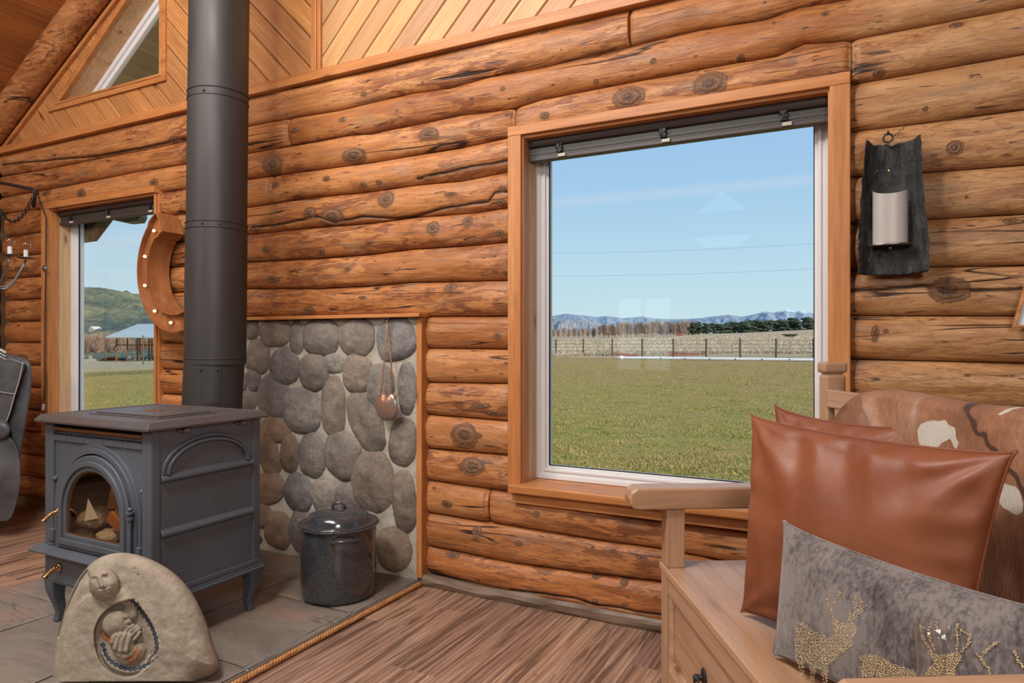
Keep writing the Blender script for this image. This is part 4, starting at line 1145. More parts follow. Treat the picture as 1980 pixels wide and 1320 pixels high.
# ---------------------------------------------------------------- stovepipe
pipe = tag(empty('stovepipe', (-2.75, 2.215, .60)), 'tall matte black stovepipe rising from the back of the wood stove to the ceiling', 'stovepipe')
RP = .1275
def PP(m, name, mat=M['pipe'], **k): return keep(m.build(name, mat, **k), pipe)
def frus(z0, c0, r0, z1, c1, r1, name, **k):
    m = MB(); m.tube([(c0[0], c0[1], z0), (c1[0], c1[1], z1)], [r0, r1], 56, cap=False); return PP(m, name, auto=50)
def pc(z):   # axis of the pipe drifts slightly with height
    f = (z-1.06)/1.6; return (-2.752+.026*f, 2.230)
frus(.56, (-2.775, 2.215), .130, 1.065, (-2.755, 2.228), .1345, 'pipe_adapter')
frus(1.045, pc(1.045), .1380, 1.705, pc(1.705), .1370, 'lower_section')
frus(1.690, pc(1.69), .1345, 2.310, pc(2.31), .1345, 'middle_section')
frus(2.300, pc(2.30), .1335, 4.45, pc(4.45), .1335, 'upper_section')
for z, r in ((1.070, .1385), (1.675, .1382), (1.703, .1380), (2.28, .1352), (2.315, .1352)):
    m = MB(); c = pc(z); m.tube([(c[0]+r*cos(a), c[1]+r*sin(a), z) for a in [2*pi*k/56 for k in range(56)]], .0022, 6, closed=True)
    PP(m, 'joint_bead', smooth=True)
for z in (1.02, 1.688, 2.292):
    for a in (-1.15, -2.6, -1.9 if z > 2 else -.6):
        c = pc(z); m = MB(); m.ball((c[0]+.1375*cos(a), c[1]+.1375*sin(a), z), .005, n=6); PP(m, 'screw', M['black'], smooth=True)
m = MB(); m.box((-2.60+.03, 2.10-.14, .87), (-2.60+.10, 2.10-.05, 1.03))
m = MB(); c = (-2.60, 2.075); a0 = -.95
for s_ in (0,):
    vs = []
    for k in range(11):
        a = a0+.5*k/10
        for z in (.865, 1.035): 
            f = (z-.56)/.505; cc = (-2.775+.020*f, 2.215+.013*f); rr_ = .130+.0045*f+.0025; vs.append((cc[0]+rr_*cos(a), cc[1]+rr_*sin(a), z))
    m.add(vs, [(2*k, 2*k+2, 2*k+3, 2*k+1) for k in range(10)])
PP(m, 'lap_seam', smooth=True)
# ---------------------------------------------------------------- stock pot
pc0 = fp(655, 1147, hz)
pot = tag(empty('stock_pot', (pc0.x, pc0.y, hz)), 'black speckled enamel stock pot with domed lid beside the stone wall', 'pot')
PR = .164
m = MB(); m.lathe([(0, .002), (PR-.02, .002), (PR-.006, .008), (PR, .022), (PR, .305), (PR+.012, .309), (PR+.014, .314), (PR+.008, .318), (PR-.004, .316), (PR-.006, .305), (PR-.006, .03), (0, .02)], n=64)
m.build('pot_body', M['enamel'], pot, auto=50)
m = MB(); m.lathe([(PR+.006, .318), (PR+.008, .322), (PR-.010, .324), (PR-.022, .316), (PR-.026, .320), (PR-.028, .338), (PR-.038, .356), (PR-.070, .370), (PR-.11, .377), (0, .379)], n=64)
lid = m.build('lid', M['enamel'], pot, smooth=True)
m = MB(); a = .45; u = V((cos(a), sin(a), 0))
m.tube([u*-.028+V((0,0,.374)), u*-.026+V((0,0,.394)), u*-.012+V((0,0,.402)), u*.012+V((0,0,.402)), u*.026+V((0,0,.394)), u*.028+V((0,0,.374))], .006, 8); m.box((-.03, -.01, .374), (.03, .01, .380)); o = m.build('lid_handle', M['enamel'], lid, smooth=True)
for a in (-.72, pi-.72):
    m = MB(); q = [V((PR*cos(a-.30), PR*sin(a-.30), .272)), V(((PR+.034)*cos(a-.28), (PR+.034)*sin(a-.28), .282)), V(((PR+.042)*cos(a), (PR+.042)*sin(a), .286)), V(((PR+.034)*cos(a+.28), (PR+.034)*sin(a+.28), .282)), V((PR*cos(a+.30), PR*sin(a+.30), .272))]
    m.tube(q, .0065, 8); m.ball(q[0], .013, n=6, sc=(1, 1, .8)); m.ball(q[-1], .013, n=6, sc=(1, 1, .8)); m.build('side_handle', M['enamel'], pot, smooth=True)
# ---------------------------------------------------------------- hanging pouch
ph = wp(748, 619, 2.60)
pou = tag(empty('hanging_pouch', (ph.x, 2.60, ph.z)), 'small round copper coloured pouch hanging from leather cords on the stone panel', 'pouch')
def PO(m, name, mat, **k): return keep(m.build(name, mat, **k), pou)
m = MB(); m.tube([(ph.x+.010*cos(a), 2.598, ph.z+.012*sin(a)) for a in [2*pi*k/20 for k in range(20)]], .0015, 6, closed=True); m.tube([(ph.x, 2.66, ph.z+.012), (ph.x, 2.592, ph.z+.012)], .0018, 6); PO(m, 'hook_ring', M['black'])
L_, R_ = wp(735, 762, 2.590), wp(759, 762, 2.590)
m = MB(); m.tube([ph, wp(744, 680, 2.592), wp(737, 750, 2.590), L_], .0018, 6); m.tube([ph+V((.002, 0, 0)), wp(745, 690, 2.590), wp(739, 745, 2.588), L_+V((.004, 0, 0))], .0014, 6); PO(m, 'cord', M['cord'], smooth=True)
m = MB(); m.tube([ph, wp(755, 690, 2.592), R_], .0018, 6); m.tube([ph+V((-.002, 0, 0)), wp(757, 700, 2.590), R_], .0014, 6); PO(m, 'cord', M['cord'], smooth=True)
pcn = wp(747.5, 785, 2.585); pr_ = abs(wp(769, 785, 2.585).x-pcn.x)
m = MB(); n_ = 28
def pfn(u, v):
    th = 2*pi*u; r_ = sin(v*pi/2); c_, s_ = cos(th), sin(th)
    notch = 1-.28*math.exp(-((th-pi/2)/.35)**2); rz_ = pr_*1.12*notch if s_ > 0 else pr_*1.08
    return c_*r_*pr_, s_*r_*rz_, .020*(1-r_**2.2)**.6
m.grid(lambda u, v: V((pcn.x+pfn(u, v)[0], pcn.y-pfn(u, v)[2], pcn.z+pfn(u, v)[1])), n_, 10); m.grid(lambda u, v: V((pcn.x+pfn(u, v)[0], pcn.y+pfn(u, v)[2]*.4, pcn.z+pfn(u, v)[1])), n_, 10)
PO(m, 'pouch_body', M['pouch'], smooth=True, weld=True)
m = MB(); q = [wp(x, y, 2.57) for x, y in ((751, 711), (755, 727), (753, 737), (746, 744), (744, 750), (749, 758), (746, 766))]; m.tube(q, .0016, 6); m.tube([wp(x, y, 2.57) for x, y in ((738, 748), (744, 751), (750, 754))], .0016, 6); m.ball(wp(764, 764, 2.575), .010, n=6, sc=(1, .6, 1.3)); m.ball(wp(735, 763, 2.575), .006, n=6); PO(m, 'lace_tie', M['cord'], smooth=True)
# ---------------------------------------------------------------- horseshoe marquee light
hs = tag(empty('marquee_light', (-3.42, 2.6, 1.6)), 'coppery horseshoe shaped marquee light with small lit bulbs beside the stovepipe', 'marquee light')
def HP(m, name, mat, **k): return keep(m.build(name, mat, **k), hs)
HC = V((-3.415, 0, 1.555)); 
angs = [radians(118+(422-118)*k/72) for k in range(73)]
def hpt(a, r, y, ex=0):
    R1, R2 = r, r*1.10
    return V((HC.x+R1*cos(a), y, HC.z+R2*sin(a)))
def hw(k):   # band half width, flared at the ends
    f = min(k, 72-k)/72
    return .046+(.012 if f < .045 else 0)
Y0, Y1 = 2.492, 2.632
m = MB()
ro, ri = [], []
for k, a in enumerate(angs):
    ro.append(.275+hw(k)); ri.append(.275-hw(k))
def strip(r0s, r1s, ya, yb, mi=0):
    vs = []; 
    for k, a in enumerate(angs):
        vs += [hpt(a, r0s[k], ya), hpt(a, r1s[k], ya), hpt(a, r1s[k], yb), hpt(a, r0s[k], yb)]
    fs = [(4*k+i, 4*k+4+i, 4*k+4+(i+1) % 4, 4*k+(i+1) % 4) for k in range(len(angs)-1) for i in range(4)]+[(3, 2, 1, 0), tuple(4*(len(angs)-1)+i for i in range(4))]
    m.add(vs, fs, mi)
strip([r+.0 for r in ro], [r-.006 for r in ro], Y0, Y1); strip([r+.006 for r in ri], [r for r in ri], Y0, Y1); 
HP(m, 'side_band', M['horseshoe'], auto=30)
m = MB(); strip([r-.006 for r in ro], [r+.006 for r in ri], Y0+.030, Y0+.038); HP(m, 'face_panel', M['horseshoe'], auto=30)
for kk in (0, 72):
    m = MB()
    a = angs[kk]; p, q = hpt(a, ri[kk], Y0), hpt(a, ro[kk], Y0); d = V((-sin(a), 0, cos(a)))*(.006 if kk else -.006)
    m.prism([p, q, q+d, p+d], (0, Y1-Y0, 0))
    HP(m, 'end_cap', M['horseshoe'], bevel=.002)
for deg in (132, 164, 196, 230, 262, 294, 326, 0, 38):
    a = radians(deg); c = hpt(a, .275, Y0+.028); m = MB(); m.tube([c, c+V((0, -.010, 0))], .008, 10); b_ = HP(m, 'bulb_socket', M['brass'])
    m = MB(); m.ball(c+V((0, -.018, 0)), .0085, n=8); o = m.build('bulb', M['lit_bulb'], smooth=True); o.parent = b_; o.matrix_parent_inverse = Matrix.Translation(-hs.location) if False else Matrix.Identity(4)
# ---------------------------------------------------------------- candle sconce on bark
sc0 = wp(1720, 400, 2.60)
sco = tag(empty('candle_sconce', (sc0.x, 2.60, sc0.z)), 'dark bark slab wall sconce holding a cream candle shade right of the large window', 'sconce')
def SC(m, name, mat, **k): return keep(m.build(name, mat, **k), sco)
zt_, zb_ = wp(1720, 272, 2.59).z, wp(1720, 527, 2.59).z
def edges(v):   # half-width edges along height (v 0 bottom .. 1 top)
    xl = np.interp(v, [0, .3, .6, .85, 1], [wp(1659, 500, 2.58).x, wp(1660, 500, 2.58).x, wp(1665, 400, 2.58).x, wp(1671, 320, 2.58).x, wp(1674, 280, 2.58).x])
    xr = np.interp(v, [0, .2, .45, .7, 1], [wp(1795, 520, 2.58).x, wp(1796, 470, 2.58).x, wp(1788, 400, 2.58).x, wp(1783, 340, 2.58).x, wp(1780, 280, 2.58).x])
    return xl, xr
def bark(u, v, back):
    xl, xr = edges(v); x = xl+(xr-xl)*u; e = abs(2*u-1)
    n_ = noise.fractal(V((u*6, v*12, 4 if back else 0)), 1, 2, 4)
    rim = .040*e**3.2*(1 if e < .86 else 1.25)
    y = 2.612-rim if not back else 2.628-.012*e**3
    zz = zb_+(zt_-zb_)*v
    if v > .97: zz += .006*noise.noise(V((u*9, 0, 0)))-.010*(1-e)
    if v < .03: zz += -.006*(1-e*e)+.003*noise.noise(V((u*12, 5, 0)))
    lip = 0
    if not back and e > .78: lip = .010
    return V((x+.004*n_*(e > .9), y-lip*(1 if e > .8 else 0)-.004*n_, zz))
m = MB(); m.grid(lambda u, v: bark(u, v, False), 50, 80); m.grid(lambda u, v: bark(u, v, True), 50, 80)
nn = 51*81
b0 = nn
for i in range(50):
    m.f.append((i, i+1, b0+i+1, b0+i)); m.m.append(0); a = 80*51; m.f.append((a+i, a+i+1, b0+a+i+1, b0+a+i)); m.m.append(0)
for j in range(80):
    m.f.append((j*51, (j+1)*51, b0+(j+1)*51, b0+j*51)); m.m.append(0); m.f.append((j*51+50, (j+1)*51+50, b0+(j+1)*51+50, b0+j*51+50)); m.m.append(0)
SC(m, 'bark_slab', M['bark'], smooth=True)
cl, cr_ = wp(1687, 440, 2.56).x, wp(1757, 440, 2.56).x; cc = (cl+cr_)/2; rr_ = (cr_-cl)/2; z0_, z1_ = wp(1720, 470, 2.56).z, wp(1720, 362, 2.56).z
m = MB()
def sh(u, v):
    a = pi+pi*u; z = z0_+(z1_-z0_)*v
    z -= .020*sin(pi*u)*v**6
    return V((cc+rr_*cos(a), 2.588+.030*sin(a), z))
m.grid(sh, 28, 24); m.grid(lambda u, v: sh(u, v)+V((0, .004, 0)), 28, 24); SC(m, 'candle_shade', M['cream'], smooth=True)
m = MB(); m.lathe([(0, 0), (rr_+.010, 0), (rr_+.012, .003), (rr_+.010, .006), (0, .006)], (0, 0, 0), 36); m.v = [(cc+x, 2.580+y*.52, z0_-.006+z) for x, y, z in m.v]; m.tube([(cc, 2.60, z0_-.01), (cc, 2.575, z0_-.014)], .004, 8); m.ball((cc, 2.574, z0_-.014), .006, n=6); SC(m, 'candle_plate', M['steel'], auto=40)
m = MB(); rc = wp(1717, 267, 2.59); m.tube([rc+V((.014*cos(a), 0, .014*sin(a))) for a in [2*pi*k/24 for k in range(24)]], .003, 8, closed=True)
m.tube([rc+V((0, .03, .018)), rc+V((0, -.012, .016)), rc+V((0, -.014, .022))], .0025, 6); m.tube([rc+V((.002, 0, -.012)), rc+V((-.004, 0, -.04)), rc+V((.004, 0, -.07))], .0012, 6); SC(m, 'hanging_ring', M['black'], smooth=True)
m = MB(); m.tube([rc+V((.02+.0042*i, -.004*(i % 2), .004+.004*i+.006*sin(i*2.1))) for i in range(9)], .0012, 6); SC(m, 'wire_twist', M['black'])
m = MB(); m.ball(wp(1719, 330, 2.590), .005, n=6, sc=(1, .6, 1.3)); SC(m, 'brass_eyelet', M['brass'], smooth=True)
# corner of a hanging frame at the right edge
m = MB(); fr0 = [wp(x, y, 2.60) for x, y in ((1958, 633), (2050, 633), (2050, 545), (1983, 545))]; fr1 = [wp(x, y, 2.60) for x, y in ((1967, 628), (2043, 628), (2043, 555), (1989, 555))]
wf_ = tag(empty('picture_frame', tuple(fr0[0])), 'corner of a small brown framed picture hanging on the logs at the right edge', 'picture frame')
m.ring(fr0, fr1, (0, .022, 0)); keep(m.build('frame', M['cardboard'] if 0 else M['trim'], bevel=.002), wf_)
m = MB(); m.prism([p+V((0, .010, 0)) for p in fr1], (0, .006, 0)); keep(m.build('picture', M['white']), wf_)
# ================================================================ BENCH
BA = radians(-59.55)
bench = tag(empty('storage_bench', (-.549, 2.087, 0), BA), 'pale pine storage bench with arms and drawers standing by the log wall at right', 'bench')
BM = parent_matrix(bench); BMI = BM.inverted()
BLN = 1.19    # seat length between arm posts
def BP_(m, name, mat, **k): return m.build(name, mat, bench, **k)
SH = .45
m = MB(); m.box((-.072, -.004, SH-.022), (BLN+.07, .50, SH)); BP_(m, 'seat', M['bench_x'], bevel=.003)
for x0 in (-.062, BLN):
    m = MB(); m.box((x0, 0, 0), (x0+.060, .058, SH-.022)); m.box((x0, .001, SH), (x0+.060, .058, .637)); BP_(m, 'front_post', M['bench_z'], bevel=.003)
    m = MB(); a0 = x0-.006; a1_ = x0+.076
    sec = [(-.115, .650), (-.105, .637), (-.085, .634), (.505, .634), (.505, .700), (-.095, .700), (-.112, .688), (-.118, .668)]
    m.prism([(a0, y, z) for y, z in sec], (a1_-a0, 0, 0)); BP_(m, 'arm_rest', M['bench_y'], bevel=.007, seg=3)
    m = MB(); xa, xb = (x0-.002, x0+.046) if x0 < 0 else (x0+.014, x0+.062)
    m.box((xa, .512, 0), (xb, .580, 1.046)); m.box((xa-.002, .506, 1.050), (xb+.002, .584, 1.086)); m.box((xa+.006, .518, 1.04), (xb-.006, .575, 1.06)); BP_(m, 'back_post', M['bench_z'], bevel=.010, seg=3)
m = MB(); m.box((-.01, .510, .945), (BLN+.03, .535, 1.0)); BP_(m, 'top_rail', M['bench_x'], bevel=.004)
m = MB(); m.box((-.01, .510, .50), (BLN+.03, .535, .56)); BP_(m, 'lower_rail', M['bench_x'], bevel=.004)
for k in range(9):
    m = MB(); x = .03+k*.135; m.box((x, .514, .555), (x+.075, .530, .95)); BP_(m, 'back_slat', M['bench_z'], bevel=.003)
m = MB(); m.box((-.002, .004, SH-.080), (BLN, .03, SH-.022)); BP_(m, 'front_rail', M['bench_x'], bevel=.002)
m = MB(); m.box((-.002, .004, .07), (BLN, .03, .145)); BP_(m, 'bottom_rail', M['bench_x'], bevel=.004)
m = MB(); m.box((-.01, .03, .06), (BLN+.01, .50, .08)); m.box((-.012, .03, .06), (0, .50, SH-.02)); m.box((BLN, .03, .06), (BLN+.012, .50, SH-.02)); m.box((0, .488, .06), (BLN, .50, SH-.02)); BP_(m, 'carcass', M['bench_x'])
m = MB(); m.box((.585, .004, .14), (.625, .03, SH-.075)); BP_(m, 'centre_stile', M['bench_z'], bevel=.002)
for x0, x1 in ((.0, .585), (.625, BLN)):
    m = MB(); z0, z1 = .145, SH-.080
    def r2(d, y): return [(x0+d, y, z0+d), (x1-d, y, z0+d), (x1-d, y, z1-d), (x0+d, y, z1-d)]
    m.ring(r2(0, .006), r2(.022, .014), (0, .010, 0)); m.prism(r2(.020, .020), (0, .012, 0))
    dr = BP_(m, 'drawer', M['bench_x'], bevel=.002)
    xc, zc = (x0+x1)/2, (z0+z1)/2
    m = MB(); m.tube([(xc, .020, zc), (xc, .000, zc)], .008, 10); m.ball((xc, .017, zc), .020, n=7, sc=(1, .25, 1.3)); m.tube([(xc+.018*cos(a), -.002, zc-.014+.020*sin(a)) for a in [2*pi*k/20 for k in range(20)]], .0032, 8, closed=True); m.ball((xc, -.002, zc), .010, n=6)
    m.build('drawer_pull', M['black'], dr, smooth=True)
# ---------------------------------------------------------------- cowhide over the bench back
def ray_plane(px, py, p0, n):
    u = (px-990)/F; v = (660-py)/F
    d = V((-sa+u*ca, ca+u*sa, v)); o = V((0, 0, H)); t = (V(p0)-o).dot(n)/d.dot(n); return o+d*t
nb = (BM.to_3x3() @ V((0, 1, 0))).normalized()
def btz(px, py, s_=.47):
    w = ray_plane(px, py, BM @ V((0, s_, 0)), nb); l = BMI @ w; return l.x, l.z
LE = [btz(x, y) for x, y in ((1692,745),(1655,760),(1625,790),(1608,820),(1604,860),(1606,930),(1600,1000),(1610,1100))]
def hide_left(z):
    zs = [q[1] for q in LE][::-1]; xs = [q[0] for q in LE][::-1]; return float(np.interp(z, zs, xs))
whites = [(btz(1812,846), 58, 38, .3), (btz(1955,962), 34, 27, 0), (btz(1925,788), 6, 13, 0), (btz(1998,852), 12, 30, 0)]
holes = [(btz(1832,868), 19, 16)]
lights_ = [(btz(1680,800), 22, 26), (btz(1690,830), 30, 16), (btz(1765,800), 8, 30)]
stripe = [btz(x, y) for x, y in ((1822,752),(1845,778),(1880,815),(1925,868),(1965,925),(2010,990))]
def pm_(c): # metres per px near a local x
    return (2.13-c[0])/F
WH, DK, LT = [], [], []
m = MB(); hv = []
NX, NP = 230, 150
prof = []
for j in range(NP+1):
    s_ = j/NP*1.02
    if s_ < .12: p = (.560, .92+s_/.12*.075)
    elif s_ < .26:
        a = (s_-.12)/.14*pi; p = (.5225+.038*cos(a), .995+.022*sin(a))
    else:
        q = s_-.26; p = (.4845-.030*(q/.76), .995-q*.72)
    prof.append(p)
for j, (yy, zz) in enumerate(prof):
    for i in range(NX+1):
        z_eff = zz if j/NP*1.02 > .19 else 1.02
        xl = hide_left(z_eff)+.006*noise.noise(V((z_eff*30, 2, 0))); x = xl+(1.30-xl)*i/NX
        fr = max(0, min(1, (j/NP-.19)/.1))
        n1 = noise.fractal(V((x*5, zz*3.4, 1)), 1, 2, 3)
        fold = .016*math.exp(-((x-(.275+(.99-zz)*.75))/.020)**2)*math.exp(-max(0, .86-zz)/.06) if x < .6 else 0
        y = yy-fr*(.010+.012*n1+fold+.010*math.exp(-(x-xl)/.02))
        z = zz+(.008*noise.noise(V((x*4, 0, 9))) if j/NP < .4 else 0)
        if zz < .55: z = zz
        hv.append((x, y, z))
        nx_, nz_ = x+.010*noise.noise(V((x*40, z*40, 0)))+.008*noise.noise(V((x*14, z*14, 5))), z+.010*noise.noise(V((x*40, z*40, 7)))
        w_ = 0
        for (c, rx, ry, a) in whites:
            k_ = pm_(c); dx, dz = (nx_-c[0])/(rx*k_), (nz_-c[1])/(ry*k_)
            dx, dz = dx*cos(a)-dz*sin(a), dx*sin(a)+dz*cos(a)
            w_ = max(w_, 1-sqrt(dx*dx+dz*dz))
        for (c, rx, ry) in holes:
            k_ = pm_(c); w_ = min(w_, sqrt(((nx_-c[0])/(rx*k_))**2+((nz_-c[1])/(ry*k_))**2)-1)
        WH.append(max(0, min(1, w_*6+.1 if w_ > 0 else 0)))
        l_ = 0
        for (c, rx, ry) in lights_:
            k_ = pm_(c); l_ = max(l_, math.exp(-((nx_-c[0])/(rx*k_))**2-((nz_-c[1])/(ry*k_))**2))
        LT.append(l_)
        dmin = 9
        for (a_, b_) in zip(stripe[:-1], stripe[1:]):
            ab = V((b_[0]-a_[0], b_[1]-a_[1])); ap = V((nx_-a_[0], nz_-a_[1])); t_2 = max(0, min(1, ap.dot(ab)/ab.dot(ab))); dmin = min(dmin, (ap-ab*t_2).length)
        DK.append(max(0, 1-dmin/.011) if fr > 0 else 0)
m.add(hv, [(j*(NX+1)+i, j*(NX+1)+i+1, (j+1)*(NX+1)+i+1, (j+1)*(NX+1)+i) for j in range(NP) for i in range(NX)])
m.att = {'white': WH, 'dark': DK, 'light': LT}
def mat_hide():
    t = NT('cowhide'); o = t.obj()
    n1 = t.noise(o, 5, 4, .6); st = t.noise(t.map(o, (150, 150, 40)), 1.6, 3, .7); f = t.noise(t.map(o, (60, 60, 22)), 1.5, 3, .6)
    c = t.ramp(n1, [(.3, (.25, .105, .048)), (.5, (.36, .165, .080)), (.72, (.46, .25, .14))])
    c = t.mix(t.ramp(f, [(.4, .35), (.65, 0)]), c, (.13, .045, .022))
    c = t.mix(t.math('MULTIPLY', t.attr('light').outputs['Fac'], .8), c, (.47, .31, .23))
    c = t.mix(t.ramp(t.math('ADD', t.attr('dark').outputs['Fac'], t.math('MULTIPLY', f, .3)), [(.35, 0), (.7, .9)]), c, (.055, .022, .014))
    c = t.mix(t.ramp(t.math('ADD', t.attr('white').outputs['Fac'], t.math('MULTIPLY', t.math('SUBTRACT', st, .5), .5)), [(.25, 0), (.6, 1)]), c, (.60, .545, .47))
    return t.fin(c, .65, t.bump(st, .8, .004), 0, .25, Sheen_Weight=.1)
M['hide'] = mat_hide()
hide = m.build('cowhide', M['hide'], None, smooth=True)
hide.location = bench.location; hide.rotation_euler = bench.rotation_euler
tag(hide, 'brown and white cowhide draped over the back of the pine bench', 'cowhide')
md = hide.modifiers.new('thick', 'SOLIDIFY'); md.thickness = .003; md.offset = 1
# ---------------------------------------------------------------- cushions
class Pillow:
    def __init__(s, P00, P10, P01, P11, T, c=(.03, .03), wr=.006, seed=1, ears=.0, back=.8, puff=.55):
        s.P = [V(p) for p in (P00, P10, P01, P11)]; s.T = T; s.c = c; s.wr = wr; s.seed = seed; s.ears = ears; s.back = back; s.puff = puff
        n = (s.P[1]-s.P[0]).cross(s.P[2]-s.P[0]).normalized()
        mid = sum(s.P, V((0,0,0)))/4
        if n.dot(V((0, 0, H))-mid) < 0: n = -n
        s.n = n
    def surf(s, u, v, side=1):
        a, b = 2*u-1, 2*v-1
        uu = .5+.5*a*(1-s.c[0]*(1-b*b)**.55); vv = .5+.5*b*(1-s.c[1]*(1-a*a)**.55)
        P = s.P; p = P[0]*(1-uu)*(1-vv)+P[1]*uu*(1-vv)+P[2]*(1-uu)*vv+P[3]*uu*vv
        e = max(0, 1-abs(a)**2.4)*max(0, 1-abs(b)**2.4)
        h = s.T*e**s.puff
        # folds fanning from corners and gathered along the edges
        top = math.exp(-(1-b)/.28); bot = math.exp(-(1+b)/.25); sd = math.exp(-(1-abs(a))/.22)
        w = noise.noise(V((u*9+b*1.2, v*1.6, s.seed)))*top*1.3+noise.noise(V((u*8, v*2, s.seed+3)))*bot*.8+noise.noise(V((u*2.2, v*9, s.seed+6)))*sd*.9
        diag = 0
        for (cu, cv) in ((0, 1), (1, 1), (0, 0), (1, 0)):
            dx, dy = u-cu, v-cv; r = hypot(dx, dy); an = atan2(dy, dx)
            diag += math.exp(-r/.22)*sin(an*9+s.seed)*min(1, r/.05)
        w += diag*.5
        h += s.wr*w*min(1, e*4)*1.0
        return p+s.n*(h*(1 if side > 0 else -s.back))
    def mesh(s, nu=90, nv=70):
        m = MB(); m.grid(lambda u, v: s.surf(u, v, 1), nu, nv); m.grid(lambda u, v: s.surf(u, v, -1), nu, nv); return m
    def hit(s, px, py):
        off = s.T*.5
        for _ in range(8):
            w = ray_plane(px, py, s.P[0]+s.n*off, s.n)
            q = w-s.n*off; e1 = s.P[1]-s.P[0]; e2 = s.P[2]-s.P[0]
            # local solve on the mean parallelogram
            g = np.array([[e1.dot(e1), e1.dot(e2)], [e1.dot(e2), e2.dot(e2)]]); r_ = np.array([(q-s.P[0]).dot(e1), (q-s.P[0]).dot(e2)])
            u, v = np.linalg.solve(g, r_); u = min(max(u, .001), .999); v = min(max(v, .001), .999)
            p = s.surf(u, v, 1); off = (p-s.P[0]).dot(s.n)
        return w
def seam(P, m, r=.0028, off=0):
    for k in range(4):
        pts = []
        for i in range(61):
            f = i/60; u, v = ((f, 0), (1, f), (1-f, 1), (0, 1-f))[k]; pts.append(P.surf(u, v, 1)+P.n*off)
        m.tube(pts, r, 6)
def cushion(name, P, mat, smat, label, nu=100, nv=80, group=None):
    base = (P.P[0]+P.P[1])/2
    root = tag(empty(name, tuple(base)), label, 'cushion', group)
    keep(P.mesh(nu, nv).build('cover', mat, smooth=True, weld=True), root)
    m = MB(); seam(P, m); keep(m.build('seam', smat, smooth=True), root)
    return root
# big cognac cushion in front
c00 = V((-.285, 1.812, SH+.012)); c10 = V((.160, 1.522, SH+.012))
c01 = dp(1452, 800, 1.775); c11 = dp(1966, 872, 1.235)
P1 = Pillow(c00, c10, c01, c11, .078, (.065, .080), .026, 2, puff=.5)
cushion('leather_cushion', P1, M['leather'], M['leather'], 'large cognac leather cushion in front, standing upright on the bench seat')
d00 = V((-.22, 2.09, SH+.012)); d10 = V((.13, 1.80, SH+.012)); d01 = dp(1498, 782, 2.03); d11 = dp(1764, 820, 1.70)
P2 = Pillow(d00, d10, d01, d11, .065, (.05, .10), .016, 9)
cushion('leather_cushion', P2, M['leather'], M['leather'], 'cognac leather cushion mostly hidden behind the large one on the bench')
e00 = V((-.185, 1.600, SH+.010)); e10 = V((.262, 1.238, SH+.010)); e01 = dp(1515, 1006, 1.515); e11 = V((.270, 1.262, .752))
P3 = Pillow(e00, e10, e01, e11, .062, (.035, .13), .007, 5)
cu3 = cushion('velvet_cushion', P3, M['velvet'], M['velvet'], 'grey velvet lumbar cushion with gold studded deer leaning on the bench')
def C6(x, y): return (1500+x/4.125, 1000+y/4.125)
deer = [[(160,830),(215,825),(260,870),(350,930),(440,960),(465,930),(445,860),(455,800),(500,830),(560,850),(620,840),(642,880),(640,920),(610,970),(620,1010),(560,1060),(480,1130),(420,1170),(412,1320),(372,1320),(365,1210),(325,1210),(305,1320),(272,1320),(275,1200),(225,1130),(238,1320),(205,1320),(185,1200),(152,1110),(150,1000),(160,900)],
 [(660,1110),(740,1085),(830,1110),(920,1160),(1000,1190),(1090,1220),(1120,1260),(1120,1400),(690,1400),(680,1250),(690,1160)],
 [(1220,1070),(1300,1100),(1400,1080),(1470,1080),(1480,1140),(1430,1200),(1440,1400),(1120,1400),(1200,1230),(1260,1150)]]
ant = [[(475,810),(430,740),(410,670),(440,590)], [(440,740),(470,680),(515,600)], [(575,850),(640,780),(690,740),(715,705)], [(600,820),(640,740),(635,630)], [(640,790),(688,670)], [(590,820),(590,750)],
 [(1150,870),(1170,960),(1210,1010),(1250,1080)], [(1222,880),(1222,950),(1265,1060)], [(1280,840),(1290,890)], [(1450,850),(1440,900),(1450,980),(1440,1080)], [(1480,900),(1550,940),(1540,1000),(1480,1070)], [(1600,1080),(1650,1150),(1700,1210),(1720,1300)], [(1770,990),(1700,1040),(1650,1090)], [(1900,1070),(1940,1150),(1970,1190)]]
def inside(p, poly):
    c = False; n = len(poly)
    for i in range(n):
        a, b = poly[i], poly[(i+1) % n]
        if (a[1] > p[1]) != (b[1] > p[1]) and p[0] < (b[0]-a[0])*(p[1]-a[1])/(b[1]-a[1])+a[0]: c = not c
    return c
def dseg(p, a, b):
    ax_, ay = a; bx2, by = b; dx, dy = bx2-ax_, by-ay; L = dx*dx+dy*dy; t = 0 if L == 0 else max(0, min(1, ((p[0]-ax_)*dx+(p[1]-ay)*dy)/L)); return hypot(p[0]-ax_-dx*t, p[1]-ay-dy*t)
m = MB(); R = random.Random(4); step = 13.5
yy = 580; row = 0
while yy < 1320:
    xx = 140+(step/2 if row % 2 else 0)
    while xx < 1985:
        p = (xx+R.uniform(-2, 2), yy+R.uniform(-2, 2))
        ok = any(inside(p, d) for d in deer) or any(dseg(p, a[i], a[i+1]) < 11 for a in ant for i in range(len(a)-1))
        if ok:
            w = P3.hit(*C6(*p)); r_ = R.uniform(.0009, .00145)
            ux = P3.n.orthogonal().normalized(); uy = P3.n.cross(ux)
            ring = [w+(ux*cos(a)+uy*sin(a))*r_+P3.n*.0002 for a in [pi*k/3 for k in range(6)]]; r2_ = [w+(ux*cos(a)+uy*sin(a))*r_*.55+P3.n*(r_*.8) for a in [pi*k/3 for k in range(6)]]
            m.add(ring+r2_+[w+P3.n*r_*1.05], [(k, (k+1) % 6, 6+(k+1) % 6, 6+k) for k in range(6)]+[(6+k, 6+(k+1) % 6, 12) for k in range(6)])
        xx += step
    yy += step*.866; row += 1
